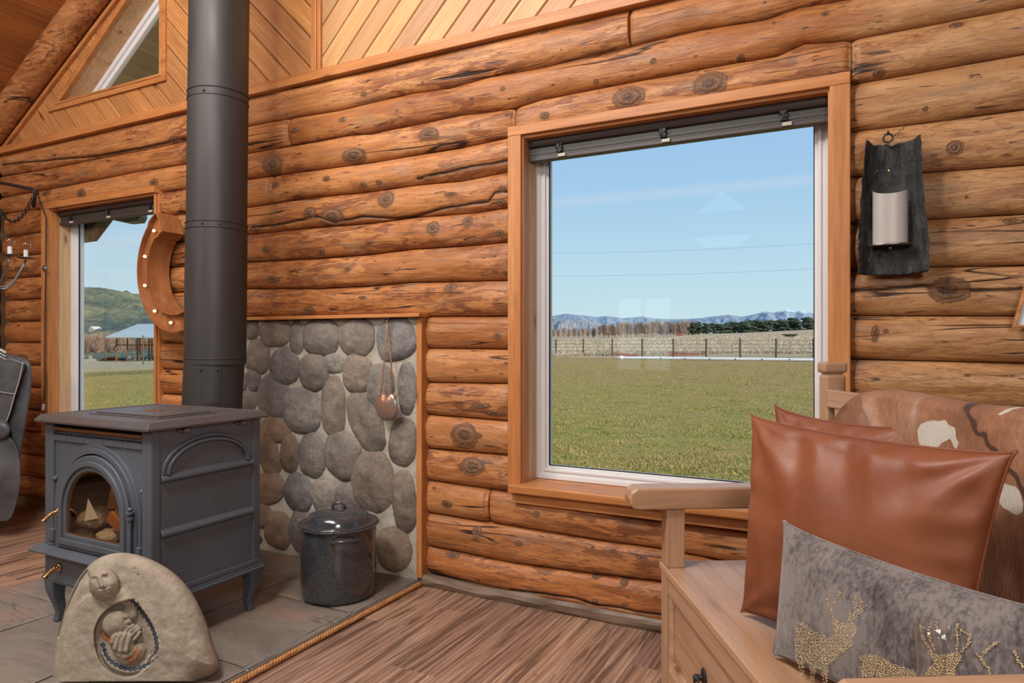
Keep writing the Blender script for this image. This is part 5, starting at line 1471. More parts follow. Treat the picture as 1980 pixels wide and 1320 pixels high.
o = keep(m.build('stud_pattern', M['gold'], smooth=True), cu3); o['kind'] = 'stuff'
# ---------------------------------------------------------------- glass decanter
m = MB()
m.lathe([(0, .002), (.048, .002), (.056, .008), (.058, .03), (.052, .08), (.036, .125), (.023, .165), (.0185, .20), (.0195, .235), (.0245, .262), (.027, .272), (.0255, .273), (.018, .236), (.017, .20), (.021, .165), (.034, .125), (.050, .08), (.055, .03), (.053, .012), (0, .010)], n=48)
dcl = BM @ V((1.075, .105, SH))
o = m.build('glass_carafe', M['decanter'], smooth=True); o.location = dcl
tag(o, 'clear glass carafe with a flared neck standing on the bench seat', 'carafe')
# ================================================================ CARVED STONE
SD = 2.28; SP0 = dp(260, 1317, SD)
rightv = V((ca, sa, 0)); fwdv = V((-sa, ca, 0)); KS = SD/F
out = [(102,1317),(103,1290),(107,1255),(113,1222),(124,1182),(140,1140),(158,1108),(182,1083),(208,1071),(238,1067),(272,1073),(306,1087),(338,1108),(366,1138),(386,1172),(400,1206),(411,1240),(420,1266),(424,1284),(418,1297),(404,1308),(384,1316)]
def catmull(pts, n=8):
    r = []
    for i in range(len(pts)-1):
        p0, p1, p2, p3 = pts[max(i-1, 0)], pts[i], pts[i+1], pts[min(i+2, len(pts)-1)]
        for k in range(n):
            t = k/n; r.append(tuple(.5*((2*p1[j])+(-p0[j]+p2[j])*t+(2*p0[j]-5*p1[j]+4*p2[j]-p3[j])*t*t+(-p0[j]+3*p1[j]-3*p2[j]+p3[j])*t**3) for j in (0, 1)))
    r.append(pts[-1]); return r
outc = catmull(out)
ST_ = 1.25
gx = np.arange(98, 430, ST_); gy = np.arange(1063, 1318.5, ST_)
X, Yg = np.meshgrid(gx, gy)
def segd(X, Y, a, b):
    dx, dy = b[0]-a[0], b[1]-a[1]; L = dx*dx+dy*dy+1e-9
    t = np.clip(((X-a[0])*dx+(Y-a[1])*dy)/L, 0, 1); qx, qy = a[0]+dx*t, a[1]+dy*t
    return np.hypot(X-qx, Y-qy), qx, qy, t
dist = np.full(X.shape, 1e9); NXQ = X.copy(); NYQ = Yg.copy()
for a, b in zip(outc[:-1], outc[1:]):
    d, qx, qy, _ = segd(X, Yg, a, b); k = d < dist; dist = np.where(k, d, dist); NXQ = np.where(k, qx, NXQ); NYQ = np.where(k, qy, NYQ)
ins = np.zeros(X.shape, bool); pl = outc+[outc[0]]
for a, b in zip(pl[:-1], pl[1:]):
    if a[1] == b[1]: continue
    cnd = ((a[1] > Yg) != (b[1] > Yg)) & (X < (b[0]-a[0])*(Yg-a[1])/(b[1]-a[1])+a[0]); ins ^= cnd
dd = np.where(ins, dist, 0)
Rr = np.interp(X, [100, 230, 330, 425], [20, 26, 40, 46])
hgt = Rr*.95*np.sqrt(np.clip(1-(1-np.clip(dd/Rr, 0, 1))**2, 0, 1))+np.clip(dd/110, 0, 1)**.8*16
sm = lambda x, a, b: np.clip((x-a)/(b-a), 0, 1)**2*(3-2*np.clip((x-a)/(b-a), 0, 1))
# taper of thickness towards the left so the slab reads flat there
G = lambda cx, cy, sx_, sy_: np.exp(-((X-cx)/sx_)**2-((Yg-cy)/sy_)**2)
def polyd(pts):
    d = np.full(X.shape, 1e9); s_ = np.zeros(X.shape); acc = 0
    for a, b in zip(pts[:-1], pts[1:]):
        q, _, _, t = segd(X, Yg, a, b); L = hypot(b[0]-a[0], b[1]-a[1]); k = q < d; d = np.where(k, q, d); s_ = np.where(k, acc+t*L, s_); acc += L
    return d, s_
def inpoly(pts):
    r = np.zeros(X.shape, bool); q = pts+[pts[0]]
    for a, b in zip(q[:-1], q[1:]):
        if a[1] == b[1]: continue
        r ^= ((a[1] > Yg) != (b[1] > Yg)) & (X < (b[0]-a[0])*(Yg-a[1])/(b[1]-a[1])+a[0])
    return r
def soft(pts, w):   # smooth inside mask
    d, _ = polyd(pts+[pts[0]]); r = inpoly(pts); return sm(np.where(r, d, -d), -w, w)
wedge = [(168,1099),(173,1112),(176,1128),(184,1140),(166,1152),(146,1170),(130,1195),(120,1216),(114,1232),(112,1222),(122,1190),(138,1150),(154,1118)]
hgt -= 12*soft(catmull(wedge, 4), 2.0)
cav = catmull([(183,1240),(184,1215),(196,1190),(216,1172),(240,1162),(256,1160),(274,1178),(292,1204),(301,1232),(300,1258),(288,1284),(266,1302),(240,1307),(212,1296),(192,1272),(183,1240)], 5)
hgt -= 17*soft(cav[:-1], 2.6)
inner = catmull([(199,1244),(206,1268),(222,1284),(246,1292),(272,1286),(290,1266),(284,1290),(262,1300),(236,1300),(210,1288),(194,1262)], 4)
hgt += 8*soft(inner, 3)
rimd, _ = polyd(catmull([(184,1240),(186,1214),(198,1190),(218,1170),(244,1158)], 5)); hgt += 5*np.exp(-(rimd/6)**2)
shd, _ = polyd([(214,1154),(236,1150),(254,1166),(252,1184)]); hgt = np.maximum(hgt, 44+14*np.sqrt(np.clip(1-(shd/15)**2, 0, 1))*(shd < 15)) if False else hgt+12*np.sqrt(np.clip(1-(shd/15)**2, 0, 1))
def ell(cx, cy, rx, ry, rot, h, base=None):
    a = radians(rot); dx, dy = X-cx, Yg-cy; u = (dx*cos(a)+dy*sin(a))/rx; v = (-dx*sin(a)+dy*cos(a))/ry
    q = u*u+v*v; return h*np.sqrt(np.clip(1-q, 0, 1))
B0 = hgt.copy()
def lay(cur, add, lift): # union: raised body over base plane
    return np.maximum(cur, np.where(add > 0, lift+add, -1e3))
base_h = 44
head = ell(202, 1128, 30, 33, -14, 27)
face = head.copy()
face -= 5.5*G(181,1119,6,4)*(head > 0); face -= 5.5*G(203,1115,6.5,4)*(head > 0); face += 2.6*G(181,1120,3.4,1.8); face += 2.6*G(203,1116,3.6,1.8)
face += 2.5*G(180,1112,8,2.2)+2.5*G(203,1107,8,2.2)
nd, ns = polyd([(190,1112),(195,1125),(198,1132)]); face += (3+.22*ns)*np.exp(-(nd/3.2)**2); face += 3.2*G(198,1132,4.6,3)-2.5*G(199,1137,6,1.8)
md_, _ = polyd([(191,1144),(202,1143),(213,1138)]); face += 2.6*np.exp(-(md_/3.6)**2)-4.2*np.exp(-(md_/1.1)**2); face += 2.4*G(206,1153,6,4)-1.8*G(202,1148,7,1.6)
face += 2*G(186,1134,5,6)+2.4*G(213,1128,6,8)
hd, _ = polyd([(172,1108),(182,1098),(204,1093),(222,1101),(230,1118),(232,1134)]); face -= 2.5*np.exp(-(hd/1.6)**2)
hgt = lay(hgt, np.where(head > 0, np.maximum(face, .1), 0), 38)
ch = ell(226, 1204, 30, 26, -28, 22); chf = ch.copy()
chf += 6*G(250,1200,4,4)+3*G(246,1190,5,4)-4*G(243,1196,4,3)+3*G(248,1211,4,3)-3*G(250,1206,3,1.5); earG = G(232,1196,5,7); chf += 3*earG-3*G(232,1196,2.4,4)
hgt = lay(hgt, np.where(ch > 0, np.maximum(chf, .1), 0), 27)
nose = ell(251, 1201, 6, 5, 20, 8); hgt = lay(hgt, nose, 34)
fore = ell(258, 1262, 30, 19, -35, 14); hgt = lay(hgt, fore, 27)
palm = ell(237, 1243, 25, 21, 20, 18); hgt = lay(hgt, palm, 30)
def finger(pts, r, lift):
    global hgt
    d, s_ = polyd(pts); hgt = lay(hgt, np.where(d < r, np.sqrt(np.clip(r*r-d*d, 0, None))+.05, 0), lift)
for pts in ([(216,1240),(219,1231),(226,1227)], [(222,1252),(226,1234),(233,1225)], [(232,1256),(236,1236),(242,1225)], [(243,1256),(247,1238),(251,1228)]): finger(pts, 5.3, 45)
finger([(226,1262),(240,1268),(252,1264)], 5.5, 38)
for pts in ([(240,1222),(249,1212),(257,1208)], [(246,1226),(257,1214),(265,1210)], [(252,1230),(263,1218),(269,1214)], [(257,1236),(266,1227),(270,1221)]): finger(pts, 3.9, 40)
# pits and tool marks
nzv = np.array([[noise.fractal(V((x*.05, y*.05, 0)), 1, 2, 3) for x in gx[::2]] for y in gy[::2]])
nzv = np.repeat(np.repeat(nzv, 2, 0), 2, 1)[:X.shape[0], :X.shape[1]]; hgt += 1.3*nzv*ins
for (px_, py_) in ((261,1098),(268,1110)): hgt -= 3*np.exp(-(((X-px_)**2+(Yg-py_)**2)/2.5))
hgt = np.where(ins, hgt, 0)
# paint
pa = np.zeros(X.shape+(4,))
def paint(mask, col):
    pa[mask] = (*col, 1)
for pts in ([(243,1274),(256,1268),(266,1251)], [(251,1279),(264,1272),(273,1256)], [(195,1221),(201,1233),(211,1240)], [(200,1218),(206,1228),(214,1234)]):
    d, _ = polyd(pts); paint(d < 2.1, (.42, .12, .035))
tri_ = lambda s_, P: np.abs(((s_/P) % 1)-.5)*2
for pts, hw_ in ((catmull([(257,1160),(270,1175),(284,1195),(295,1215),(302,1235),(303,1252),(297,1264),(285,1273)], 6), 1), (catmull([(199,1246),(207,1268),(225,1284),(248,1292),(270,1289),(290,1280),(305,1268)], 6), 1)):
    d, s_ = polyd(pts); L_e = s_.max(); tap = np.clip((L_e-s_)/28, .18, 1); paint(d < (1.8+3.0*tri_(s_, 9.5))*tap, (.022, .026, .035)); paint(d < (.4+2.2*tri_(s_, 9.5))*tap, (.075, .095, .15))
pa[~ins] = 0
vid = -np.ones(X.shape, int); vs = []; bk = []; cols = []
near = ins.copy()
near[1:, :] |= ins[:-1, :]; near[:-1, :] |= ins[1:, :]; n2 = near.copy(); near[:, 1:] |= n2[:, :-1]; near[:, :-1] |= n2[:, 1:]
ny_, nx_ = X.shape
PXc = np.where(ins, X, NXQ); PYc = np.where(ins, Yg, NYQ)
PYc = np.minimum(PYc, 1317)
for j in range(ny_):
    for i in range(nx_):
        if near[j, i]:
            vid[j, i] = len(vs); 
            z = (1317-PYc[j, i])*KS; xo = (PXc[j, i]-260)*KS
            yo = -(hgt[j, i])*KS+.055*(z/.43); tq = (SD+yo)/SD; vs.append(V((((PXc[j, i]-990)*tq+730)*KS, yo, max(0, H-SP0.z*0-(H-hz)+ (hz*0) + (H-hz)-((PYc[j, i]-660)*tq*KS)) if False else max(0.0, (H-hz)-(PYc[j, i]-660)*tq*KS)))); yb_ = (.35*dd[j, i]**.5*7)*KS*.9+.001+.055*(z/.43); tb_ = (SD+.055*(z/.43))/SD; bk.append(V((((PXc[j, i]-990)*tb_+730)*KS, yb_, max(0.0, (H-hz)-(PYc[j, i]-660)*tb_*KS)))); cols.append(tuple(pa[j, i]))
fs = []
for j in range(ny_-1):
    for i in range(nx_-1):
        q = (vid[j, i], vid[j+1, i], vid[j+1, i+1], vid[j, i+1])
        if min(q) >= 0 and (ins[j, i] or ins[j+1, i] or ins[j+1, i+1] or ins[j, i+1]): fs.append(q)
m = MB(); nvv = len(vs); m.add(vs+bk, fs+[tuple(nvv+k for k in reversed(f)) for f in fs]); m.att = {'c_paint': cols+[(0, 0, 0, 0)]*nvv}
car = m.build('stone_carving', M['sand'], smooth=True)
car.location = (SP0.x, SP0.y, hz-.002); car.rotation_euler = (0, 0, YAW)
tag(car, 'rounded sandstone carving of a woman embracing a child standing before the stove', 'carving')
# ================================================================ RECLINER (left edge)
rec = tag(empty('recliner', tuple(fp(5, 1000, 0))), 'grey leather recliner seen from the side at the left edge, beside the window', 'recliner')
def slab(name, pts, t0, t1, mat, bev=.03, parent=rec, sub=0):
    m = MB(); A_ = [dp(x, y, t0) for x, y in pts]; d = V((-sa-.71*ca, ca-.71*sa, 0)).normalized()*(t1-t0)*.9; m.prism(A_, d)
    return keep(m.build(name, mat, bevel=bev, seg=4, auto=50), parent)
bkp = catmull([(-70,690),(-20,684),(25,688),(48,694),(60,704),(63,722),(61,760),(53,810),(45,860),(36,905),(10,910),(-60,900)], 4)
slab('backrest', [(x-2, y) for x, y in bkp], 4.02, 4.56, M['grey_leather'], .035)
slab('back_cushion', catmull([(-80,700),(-20,689),(20,690),(42,697),(49,706),(40,735),(30,765),(20,800),(8,826),(-20,840),(-80,830)], 4), 3.98, 4.50, M['grey_leather'], .04)
slab('arm_rest', catmull([(-110,830),(-40,816),(0,813),(14,820),(19,834),(14,846),(0,852),(-40,856),(-110,866)], 4), 3.90, 4.10, M['grey_leather'], .03)
slab('arm_panel', catmull([(-110,862),(-20,852),(14,846),(30,862),(38,890),(38,940),(28,985),(18,1003),(0,1008),(-110,1010)], 4), 3.93, 4.06, M['grey_leather'], .025)
slab('base', [(-110,900),(20,900),(26,960),(10,1000),(-110,1000)], 4.10, 4.45, M['grey_leather'], .03)
m = MB(); m.tube([dp(x, y, 3.972) for x, y in catmull([(45,700),(37,735),(28,765),(18,800),(8,824)], 6)], .0035, 6); m.tube([dp(x, y, 3.972) for x, y in [(-60,752),(-10,756),(30,762)]], .003, 6)
keep(m.build('stitching', M['thread'], smooth=True), rec)
m = MB()
m.grid(lambda u, v: dp(-60+72*u, 676+10*v-6*sin(pi*u)*.4, 4.05+.4*(1-v*.2)) if False else dp(-60+74*u, 676+17*v*v+3*sin(u*14), 3.97+.02*v+.0*u), 40, 10)
def mat_throw():
    t = NT('striped_throw'); w = t.n('ShaderNodeTexWave'); w.bands_direction = 'X'; t.l(t.map(t.obj(), (1, 1, 1), rot=(0, .8, .4)), w.inputs['Vector']); w.inputs['Scale'].default_value = 18
    return t.fin(t.ramp(w.outputs[1], [(.4, (.05, .05, .06)), (.6, (.50, .50, .50))]), .9)
o = m.build('throw_blanket', mat_throw(), smooth=True); md = o.modifiers.new('thick', 'SOLIDIFY'); md.thickness = .012
tag(o, 'striped throw blanket folded over the top of the grey recliner', 'blanket')
# ================================================================ CHANDELIER, hook, chain, cord
cc_ = dp(-34, 520, 4.15)
chd = tag(empty('chandelier', tuple(cc_)), 'wrought iron chandelier with clear globe bulbs on white candle sleeves at the left edge', 'chandelier')
def CP(m, name, mat, **k): return keep(m.build(name, mat, **k), chd)
m = MB(); m.tube([cc_+V((0, 0, .55)), cc_+V((0, 0, -.06))], .012, 10); m.ball(cc_+V((0, 0, -.07)), .03, n=8); m.tube([cc_+V((0, 0, .55)), V((cc_.x, cc_.y, roofz(cc_.x)-.02))], .006, 6); CP(m, 'stem', M['steel'], smooth=True)
tips = [dp(19, 484, 4.05), dp(50, 490, 4.28)]
for k in range(3):
    a = radians(150+60*k)+YAW; tips.append(cc_+V((cos(a)*.22, sin(a)*.22, .09)))
for tp in tips:
    d = V((tp.x-cc_.x, tp.y-cc_.y, 0)); 
    for s_ in (-.012, .0):
        pts = [cc_+V((0, 0, -.05+s_))]+[V((cc_.x+d.x*f, cc_.y+d.y*f, cc_.z-.05+s_-.055*sin(pi*min(1, f*1.05))**1+(tp.z-.04-cc_.z+.05)*max(0, (f-.45)/.55)**2)) for f in [i/14 for i in range(1, 15)]]
        m = MB(); m.tube(pts, .0055, 8); arm = CP(m, 'arm', M['steel'], smooth=True)
    m = MB(); m.lathe([(0, 0), (.030, .001), (.048, .007), (.050, .010), (.03, .006), (0, .006)], (0, 0, 0), 24); m.v = [(tp.x+x, tp.y+y, tp.z-.035+z) for x, y, z in m.v]; CP(m, 'drip_plate', M['steel'], auto=50)
    m = MB(); m.tube([tp+V((0, 0, -.030)), tp+V((0, 0, .022))], .0125, 16); CP(m, 'candle_sleeve', M['candle'], auto=50)
    m = MB(); m.ball(tp+V((0, 0, .052)), .029, n=12); b_ = CP(m, 'globe_bulb', M['bulb'], smooth=True)
    m = MB(); m.tube([tp+V((0, 0, .022)), tp+V((0, 0, .045)), tp+V((.006, 0, .055))], .0022, 5); o = m.build('filament', M['steel']); o.parent = b_
hk = wp(70, 368, 2.60)
root = tag(empty('wall_bracket', tuple(hk)), 'black iron hook bracket on the logs above left of the smaller window', 'bracket')
m = MB(); m.tube([wp(-25, 346, 2.56), wp(0, 353, 2.56), wp(40, 361, 2.56), wp(62, 366, 2.56), wp(68, 372, 2.56), wp(67, 385, 2.57), wp(65, 400, 2.58)], .011, 8); keep(m.build('bracket_arm', M['black'], smooth=True), root)
m = MB(); m.tube([wp(67, 370, 2.56), wp(72, 368, 2.66)], .006, 6); keep(m.build('hook', M['black'], smooth=True), root)
chn = tag(empty('swag_chain', tuple(hk)), 'dark swag chain drooping from the iron bracket toward the chandelier', 'chain')
cp_ = catmull([(72,372),(62,385),(54,400),(45,415),(34,425),(22,428),(10,420),(0,405),(-12,385),(-25,360)], 3)
for i, (x, y) in enumerate(cp_[:-1]):
    a, b = wp(x, y, 2.54), wp(*cp_[i+1], 2.54); d = (b-a); c = (a+b)/2; t_ = d.normalized(); s_ = t_.cross(V((0, 1, 0))) if i % 2 else V((0, 1, 0)); m = MB()
    L = d.length*.62; m.tube([c+t_*L*cos(q)+s_*.011*sin(q) for q in [2*pi*k/12 for k in range(12)]], .003, 5, closed=True); keep(m.build('chain_link', M['black'], smooth=True), chn)
m = MB(); m.tube([wp(x, y, 2.60) for x, y in catmull([(71,369),(78,390),(86,412),(89,424),(89,470),(88.5,520),(87.5,600),(87,680),(86.5,750),(85,775)], 5)], .0045, 6)
cord = tag(empty('lamp_cord', tuple(wp(88, 519, 2.6))), 'thin black lamp cord with inline switch running down beside the smaller window', 'cord')
keep(m.build('cord', M['black'], smooth=True), cord)
m = MB(); m.ball(wp(86.5, 519, 2.59), .022, n=8, sc=(1, .6, 1)); keep(m.build('switch', M['steel'], smooth=True), cord)
m = MB(); q = wp(84, 782, 2.59); m.tube([q, q+V((-.01, 0, -.035))], .009, 8); keep(m.build('plug', M['white']), cord)
# ================================================================ OUTDOORS
def gz(X, Y):
    z = -.42+.0058*min(Y, 50)
    k = max(0, min(1, 1-(Y-60)/60))
    z += min(0, X+25)*.0225*k
    if Y > 50: z += (Y-50)*.0135+max(0, X+80)*(Y-50)*.00020
    return z
def mat_lawn():
    t = NT('winter_lawn'); o = t.obj(); sep = t.n('ShaderNodeSeparateXYZ'); t.l(o, sep.inputs[0])
    n1 = t.noise(o, .35, 4, .6); n2 = t.noise(o, 3.2, 4, .65); n3 = t.noise(t.map(o, (1, 1, 1)), 16, 4, .7)
    dist = t.math('DIVIDE', sep.outputs[1], 42.0, clamp=True)
    f = t.math('ADD', t.math('MULTIPLY', n2, .55), t.math('ADD', t.math('MULTIPLY', n1, .45), t.math('MULTIPLY', dist, -.30)))
    c = t.ramp(f, [(.25, (.44, .29, .12)), (.36, (.42, .30, .10)), (.48, (.34, .30, .07)), (.60, (.22, .25, .055))])
    c = t.mix(t.ramp(n3, [(.36, .8), (.5, 0)]), c, (.085, .09, .03))
    c = t.mix(t.ramp(n3, [(.62, 0), (.78, .6)]), c, (.48, .40, .20))
    nx = t.math('ADD', t.math('MULTIPLY', sep.outputs[0], -1.0), t.math('MULTIPLY', t.math('SUBTRACT', n1, .5), 10))
    nx = t.math('DIVIDE', nx, 100.0, clamp=True)
    c = t.mix(t.ramp(nx, [(.36, 0), (.42, 1)]), c, t.ramp(n2, [(.4, (.36, .30, .17)), (.6, (.50, .43, .29))]))
    c = t.mix(t.ramp(nx, [(.30, 0), (.33, .85), (.37, .85), (.40, 0)]), c, t.ramp(n2, [(.4, (.07, .07, .03)), (.6, (.22, .19, .08))]))
    lf = t.vor(o, 2.3); c = t.mix(t.ramp(lf, [(.02, 1), (.045, 0)]), c, (.62, .50, .34))
    return t.fin(c, .9, t.bump(n3, .9, .05), spec=.1)
M['lawn'] = mat_lawn()
def mat_past():
    t = NT('dry_pasture'); o = t.obj()
    n1 = t.noise(t.map(o, (.06, .10, .06)), 1, 4); n2 = t.noise(t.map(o, (.5, .5, .5)), 1.5, 5, .7)
    c = t.ramp(t.math('ADD', t.math('MULTIPLY', n1, .6), t.math('MULTIPLY', n2, .4)), [(.35, (.36, .27, .17)), (.5, (.47, .37, .25)), (.65, (.50, .33, .20))])
    return t.fin(c, .95, None, spec=.05)
M['pasture'] = mat_past()
xs = np.concatenate([np.linspace(-170, -30, 60), np.linspace(-28, 40, 110)]); ys = np.concatenate([np.linspace(2.95, 12, 60), np.linspace(12.3, 51, 100)])
def terr(xs, ys, f, name, mat, lab=None):
    m = MB(); vs = [(x, y, f(x, y)) for y in ys for x in xs]; n = len(xs)
    m.add(vs, [(j*n+i, j*n+i+1, (j+1)*n+i+1, (j+1)*n+i) for j in range(len(ys)-1) for i in range(n-1)]); return m.build(name, mat, smooth=True)
tag(terr(xs, ys, lambda x, y: gz(x, y)+.02*noise.noise(V((x*.9, y*.9, 0)))+.012*noise.noise(V((x*3, y*3, 0))), 'lawn', M['lawn']), kind='structure')
xs2 = np.linspace(-420, 160, 120); ys2 = np.concatenate([np.linspace(51, 90, 50), np.linspace(92, 330, 60)])
tag(terr(xs2, ys2, lambda x, y: gz(x, y)+.25*noise.noise(V((x*.12, y*.2, 3)))*min(1, (y-51)/10), 'pasture', M['pasture']), kind='structure')
# short turf blades of the near lawn: one uncountable mass
m = MB(); R = random.Random(21); vs = []; fs = []
for i in range(110000):
    t = 6.3+R.random()**1.6*34; px = R.uniform(1040, 1620) if i % 6 else R.uniform(120, 340); p = dp(px, 660, t if i % 6 else t+8)
    if p.y < 3.3: continue
    z = gz(p.x, p.y)-.01; cl_ = noise.noise(V((p.x*2.2, p.y*2.2, 0))); h = R.uniform(.008, .030)*(1+.9*cl_); w = R.uniform(.004, .009)*(1+t*.04)
    a = R.uniform(0, pi); k = len(vs)
    vs += [(p.x-cos(a)*w, p.y-sin(a)*w, z), (p.x+cos(a)*w, p.y+sin(a)*w, z), (p.x+R.uniform(-.02, .02), p.y+R.uniform(-.02, .02), z+h+.01)]; fs.append((k, k+1, k+2))
m.add(vs, fs)
def mat_turf():
    t = NT('turf_blades'); o = t.obj(); n_ = t.noise(o, 2.6, 3); n3 = t.noise(o, 30, 2)
    c = t.ramp(t.math('ADD', t.math('MULTIPLY', n_, .6), t.math('MULTIPLY', n3, .4)), [(.36, (.52, .38, .19)), (.47, (.40, .32, .13)), (.56, (.25, .25, .07)), (.68, (.15, .18, .045))])
    return t.fin(c, .8, None, spec=.1)
tag(m.build('turf_grass', mat_turf()), 'short green and straw coloured turf on the lawn below the windows', 'grass', kind='stuff')
# tall dry grass tufts beyond the fence: one uncountable mass
m = MB(); R = random.Random(12)
for i in range(22000):
    px = R.uniform(1040, 1610); t = 56+R.random()**1.7*75; p = dp(px, 660, t); z = gz(p.x, p.y)-.05
    w = R.uniform(.02, .06); h = R.uniform(.25, .75)*(.6+.5*noise.noise(V((p.x*.15, p.y*.15, 0)))); lean = R.uniform(-.2, .2)
    for q in range(3):
        a = R.uniform(0, pi); dx, dy = cos(a)*w, sin(a)*w; l2 = lean+R.uniform(-.25, .25)
        m.add([(p.x-dx, p.y-dy, z), (p.x+dx, p.y+dy, z), (p.x+dx*.5+l2, p.y+dy*.5, z+h), (p.x-dx*.4+l2, p.y-dy*.4, z+h*.85)], [(0, 1, 2, 3)])
M['drygrass'] = plain('dry_grass', (.60, .49, .35), .9)
tag(m.build('dry_grass', M['drygrass']), 'tall pale dry grass standing in the pasture beyond the fence', 'grass', kind='stuff')
# fence
fc = tag(empty('pasture_fence', (-12, 53, gz(-12, 53))), 'post and rail fence running across the far edge of the lawn', 'fence')
M['post'] = plain('weathered_post', (.10, .085, .055), .9); M['rail'] = plain('weathered_rail', (.42, .34, .25), .9)
x = -33.4
while x < 4:
    m = MB(); z = gz(x, 53); m.tube([(x, 53, z-.1), (x+.02*sin(x), 53, z+1.42)], .065, 8); keep(m.build('post', M['post']), fc); x += 2.5
for k in range(5):
    m = MB(); pts = []
    for i in range(31): X_ = -34+i*1.28; pts.append((X_, 53.08, gz(X_, 53)+.16+.28*k+.03*noise.noise(V((X_*.4, k, 0)))))
    m.tube(pts, .022, 5); keep(m.build('rail', M['rail']), fc)
# white irrigation pipe
pa_, pb_ = dp(1195, 692, 50), None
Yp = pa_.y
ip = tag(empty('irrigation_pipe', (pa_.x, Yp, gz(pa_.x, Yp))), 'long white irrigation pipe with small holes lying on the lawn before the fence', 'pipe')
m = MB(); zz = gz(-10, Yp)+.10; m.tube([(pa_.x, Yp-.0, zz), (12, Yp-.0, zz)], .105, 14); m.ball((pa_.x+.25, Yp, zz), .16, n=8, sc=(1.3, 1, 1)); M['pvc'] = plain('white_pvc', (.86, .86, .86), .5); keep(m.build('pipe', M['pvc'], auto=50), ip)
for k in range(17):
    m = MB(); X_ = pa_.x+1.7*k+3.2; m.ball((X_, Yp-.10, zz+.01), .055, n=5, sc=(1, .5, .8)); keep(m.build('outlet', M['post']), ip)
# mountains and foothills
def ridge(name, mat, pts, t, zb, thick, amp, nx=420, ny=30, seed=0, att=None):
    xs_ = [p[0] for p in pts]; ys_ = [p[1] for p in pts]; m = MB(); n0, n1 = xs_[0], xs_[-1]; vs = []
    for j in range(ny+1):
        f = j/ny
        for i in range(nx+1):
            px = n0+(n1-n0)*i/nx; yt = float(np.interp(px, xs_, ys_)); tt = t-thick*(1-f)
            top = (660-yt)/F*t+H; nn = noise.fractal(V((px*.035+f*.8, f*3.2, seed)), .8, 2.1, 5)
            z = zb+(top-zb)*(f**.9)+amp*nn*(.25+.75*sin(pi*min(f*1.0, 1)))*(1 if f < 1 else .35)
            q = dp(px, 660, tt); vs.append((q.x, q.y, z))
    m.add(vs, [(j*(nx+1)+i, j*(nx+1)+i+1, (j+1)*(nx+1)+i+1, (j+1)*(nx+1)+i) for j in range(ny) for i in range(nx)])
    return tag(m.build(name, mat, smooth=True), kind='structure')
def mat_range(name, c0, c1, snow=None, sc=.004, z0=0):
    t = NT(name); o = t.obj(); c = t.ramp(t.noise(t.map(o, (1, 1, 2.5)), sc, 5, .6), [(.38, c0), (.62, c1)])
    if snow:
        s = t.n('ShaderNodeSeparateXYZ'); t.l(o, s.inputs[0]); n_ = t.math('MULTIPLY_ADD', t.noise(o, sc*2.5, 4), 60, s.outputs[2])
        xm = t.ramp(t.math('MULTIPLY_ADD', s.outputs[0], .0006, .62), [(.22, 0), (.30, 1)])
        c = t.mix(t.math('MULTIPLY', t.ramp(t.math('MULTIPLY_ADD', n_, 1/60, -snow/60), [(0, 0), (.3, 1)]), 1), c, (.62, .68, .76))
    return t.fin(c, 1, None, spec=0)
def cm(x, y): return (1040+x/3.536, 560+y/3.536)
rg = [(940, 612)]+[cm(*p) for p in ((95,180),(180,165),(270,170),(400,185),(480,180),(580,195),(720,181),(800,195),(950,202),(1100,195),(1200,181),(1310,170),(1400,185),(1500,163),(1545,150),(1580,149),(1620,156),(1700,131),(1760,150),(1800,141),(1880,160))]+[(1640, 606), (1800, 612)]
ridge('mountains', mat_range('haze_tinted_mountains', (.22, .28, .36), (.31, .37, .44), 200), rg, 4200, -20, 1500, 26, seed=2)  # blue-grey of distance haze is put into the mountains' base colour
fh = [(940, 622)]+[cm(*p) for p in ((95,200),(210,198),(330,208),(440,235),(560,255))]+[(1230, 640), (1300, 652)]
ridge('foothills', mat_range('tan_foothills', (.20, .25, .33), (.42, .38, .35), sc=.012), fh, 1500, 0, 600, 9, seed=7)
rv = [(940, 640), (1060, 641), (1200, 640), (1400, 643), (1640, 640), (1800, 638)]
ridge('far_field', mat_range('far_field', (.33, .28, .20), (.42, .34, .24), sc=.02), rv, 900, 0, 500, 2, nx=60, ny=8, seed=9)
